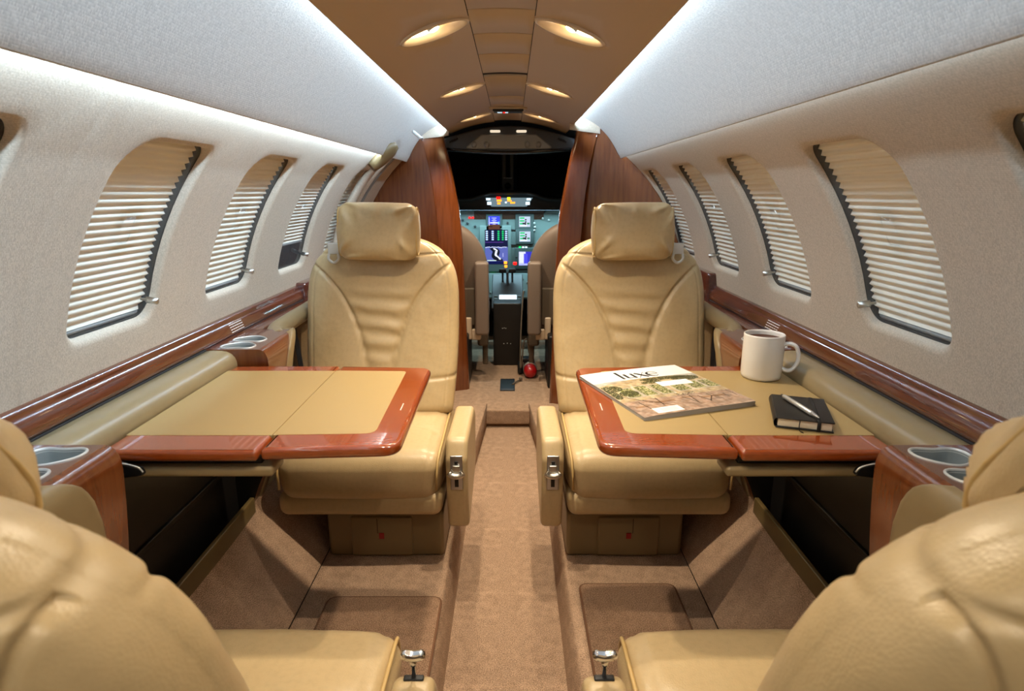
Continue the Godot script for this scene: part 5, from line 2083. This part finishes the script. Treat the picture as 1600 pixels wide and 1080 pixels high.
	m.tube(curve([Vector3(0.085, 0.55, -3.42), Vector3(0.075, 0.42, -3.36), Vector3(0.068, 0.27, -3.30), Vector3(0.067, 0.15, -3.26), Vector3(0.075, 0.17, -3.25), Vector3(0.085, 0.28, -3.27), Vector3(0.105, 0.30, -3.28), Vector3(0.115, 0.22, -3.29)], 6), 0.0042, 8)
	tag(put("cable", m.done(), M.taupe_dark), "thin beige cable looping down beside the red fire bottle", "cable")
	m = MB.new()
	m.tube(curve([Vector3(0.060, 0.100, -3.16), Vector3(0.035, 0.098, -3.12), Vector3(0.022, 0.096, -3.09)], 4), 0.004, 8)
	m.rbox(Vector3(0.068, 0.104, -3.17), Vector3(0.02, 0.018, 0.02), 0.006)
	tag(put("plug", m.done(), M.taupe_dark), "small beige plug end lying on the cockpit carpet left of the fire bottle", "plug")
	# flood light under the glareshield and a dim dome lamp in the overhead panel
	var fl := thing("flood_lamp", "slim cool flood lamp under the glareshield lighting the instruments", "lamp", Vector3(0, 0.992, -3.905))
	box_part("lamp_tube", Vector3(0, 0, 0), Vector3(0.9, 0.006, 0.008), M.flood, fl, 0.002)
	var al := AreaLight3D.new()
	al.name = "flood_light"
	al.area_size = Vector2(0.9, 0.01)
	al.area_normalize_energy = true
	al.light_energy = E_FLOOD
	al.light_color = Color(0.72, 0.93, 1.0)
	al.area_range = 4.0
	al.area_attenuation = 2.0
	al.shadow_enabled = true
	fl.add_child(al)
	al.position = Vector3(0, -0.006, 0.004)
	al.rotation = Vector3(-PI / 2 - 0.25, 0, 0)

const E_FLOOD := 0.5

func build_pilot_seat(s: float) -> void:
	var side := "left" if s < 0 else "right"
	var t := thing("pilot_chair", "taupe leather pilot seat seen from behind on the %s of the cockpit" % side, "seat", Vector3(s * 0.335, 0.09, -3.35), "taupe pilot seats")
	var m := MB.new()
	var rows := []
	for i in 41:
		var h := sin(i / 40.0 * PI / 2)
		var y := lerpf(0.36, 0.865, h)
		var w := 0.232 * pow(maxf(0.0, 1.0 - pow(maxf(0.0, (h - 0.35) / 0.65), 2.6)), 0.5)
		var th := 0.06 * pow(maxf(0.0, 1.0 - pow(maxf(0.0, (h - 0.7) / 0.3), 3.0)), 0.5)
		var row := []
		for j in 40:
			var a := TAU * j / 40
			row.append(Vector3(w * signf(cos(a)) * pow(absf(cos(a)), 0.6), y, 0.10 + 0.10 * h + th * signf(sin(a)) * pow(absf(sin(a)), 0.8)))
		rows.append(row)
	m.net(rows, false, true, false)
	put("backrest", m.done(), M.taupe, t)
	m = MB.new()
	m.rbox(Vector3(0, 0.33, -0.10), Vector3(0.44, 0.12, 0.46), 0.04, 4)
	put("seat_cushion", m.done(), M.taupe, t)
	m = MB.new()
	m.rbox(Vector3(-s * 0.198, 0.468, 0.225), Vector3(0.072, 0.385, 0.07), 0.016, 4)
	put("folded_armrest", m.done(), M.taupe, t)
	m = MB.new()
	m.rbox(Vector3(-s * 0.105, 0.42, 0.20), Vector3(0.11, 0.20, 0.03), 0.008, 3)
	put("back_pouch", m.done(), M.taupe_dark, t)
	m = MB.new()
	m.rbox(Vector3(-s * 0.125, 0.305, 0.20), Vector3(0.034, 0.12, 0.05), 0.008, 3)
	m.rbox(Vector3(-s * 0.165, 0.270, 0.19), Vector3(0.05, 0.06, 0.05), 0.008, 3)
	put("recline_frame", m.done(), M.bezel_trim, t)
	m = MB.new()
	m.rbox(Vector3(-s * 0.195, 0.235, 0.10), Vector3(0.06, 0.10, 0.06), 0.014, 3)
	m.rbox(Vector3(-s * 0.205, 0.13, 0.06), Vector3(0.03, 0.13, 0.03), 0.008, 3)
	put("belt_webbing", m.done(), M.taupe_dark, t)
	m = MB.new()
	m.rbox(Vector3(-s * 0.09, 0.142, 0.16), Vector3(0.075, 0.285, 0.30), 0.012, 3)
	m.rbox(Vector3(s * 0.09, 0.142, 0.0), Vector3(0.075, 0.285, 0.40), 0.012, 3)
	put("pedestal_leg", m.done(), M.black, t)

func display_image(kind: String) -> Image:
	var w := 96
	var h := 96
	if kind == "multi":
		w = 150
		h = 222
	var im := Image.create(w, h, false, Image.FORMAT_RGB8)
	var rng := RandomNumberGenerator.new()
	rng.seed = 31
	var white := Color(0.9, 0.93, 1.0)
	var green := Color(0.10, 0.75, 0.42)
	if kind == "attitude":
		im.fill_rect(Rect2i(0, 0, 96, 60), Color(0.22, 0.28, 0.95))
		im.fill_rect(Rect2i(0, 60, 96, 36), Color(0.34, 0.20, 0.15))
		for k in 6:
			im.fill_rect(Rect2i(28 + (k % 2) * 8, 12 + k * 9, 40 - (k % 2) * 16, 3), white)
		im.fill_rect(Rect2i(4, 8, 5, 60), white)
		im.fill_rect(Rect2i(14, 44, 66, 8), white)
		im.fill_rect(Rect2i(82, 40, 10, 20), Color(0.5, 0.9, 1.0))
		im.fill_rect(Rect2i(4, 72, 30, 6), Color(0.1, 0.05, 0.05))
	elif kind == "engine":
		im.fill(Color(0.72, 0.78, 0.86))
		for k in 3:
			im.fill_rect(Rect2i(6, 8 + k * 26, 40, 13), green)
			im.fill_rect(Rect2i(50, 24 + k * 20, 14, 12), Color(0.02, 0.05, 0.06))
		im.fill_rect(Rect2i(30, 58, 60, 14), Color(0.03, 0.05, 0.06))
		im.fill_rect(Rect2i(62, 55, 6, 22), white)
		im.fill_rect(Rect2i(76, 60, 8, 14), green)
		im.fill_rect(Rect2i(8, 80, 60, 9), white)
	elif kind == "nav":
		im.fill(Color(0.20, 0.20, 0.72))
		im.fill_rect(Rect2i(0, 0, 40, 96), Color(0.80, 0.82, 0.95))
		im.fill_rect(Rect2i(30, 14, 22, 70), Color(0.28, 0.28, 0.85))
		im.fill_rect(Rect2i(0, 82, 96, 14), Color(0.65, 0.68, 0.92))
		im.fill_rect(Rect2i(66, 56, 6, 6), white)
		for k in 6:
			im.fill_rect(Rect2i(6, 12 + k * 11, 20, 4), white)
	else:
		im.fill(Color(0.03, 0.06, 0.22))
		im.fill_rect(Rect2i(0, 110, w, 112), Color(0.33, 0.38, 0.66))
		im.fill_rect(Rect2i(0, 204, w, 18), Color(0.03, 0.06, 0.28))
		for q in [[6, 0], [44, 0], [82, 1], [110, 1], [132, 0]]:
			for k in 5:
				im.fill_rect(Rect2i(q[0], 6 + k * 13, 14, 8), white if q[1] == 0 else green)
				im.fill_rect(Rect2i(q[0] + 5, 4 + k * 13, 4, 12), Color(0.4, 0.7, 1.0) if q[1] == 0 else green)
		im.fill_rect(Rect2i(0, 78, 120, 4), Color(0.35, 0.2, 0.55))
		for k in 14:
			im.fill_rect(Rect2i(4 + k * 10, 108 + rng.randi() % 5, 7, 5), white)
		# dark coast and white track of the moving map
		for k in 46:
			var t := k / 45.0
			var x := 60.0 + 34.0 * t + 10.0 * sin(t * 7.0)
			im.fill_rect(Rect2i(int(x) - 28, 116 + int(t * 78), 46, 9), Color(0.03, 0.06, 0.13))
		for k in 40:
			var t := k / 39.0
			var x := 56.0 + 30.0 * t + 8.0 * sin(t * 8.0)
			im.fill_rect(Rect2i(int(x) - 4 + rng.randi() % 7, 118 + int(t * 70), 11, 5), white)
		im.fill_rect(Rect2i(14, 196, 60, 5), Color(0.8, 0.9, 0.8))
		im.fill_rect(Rect2i(116, 150, 4, 26), Color(0.7, 0.72, 0.9))
	return im
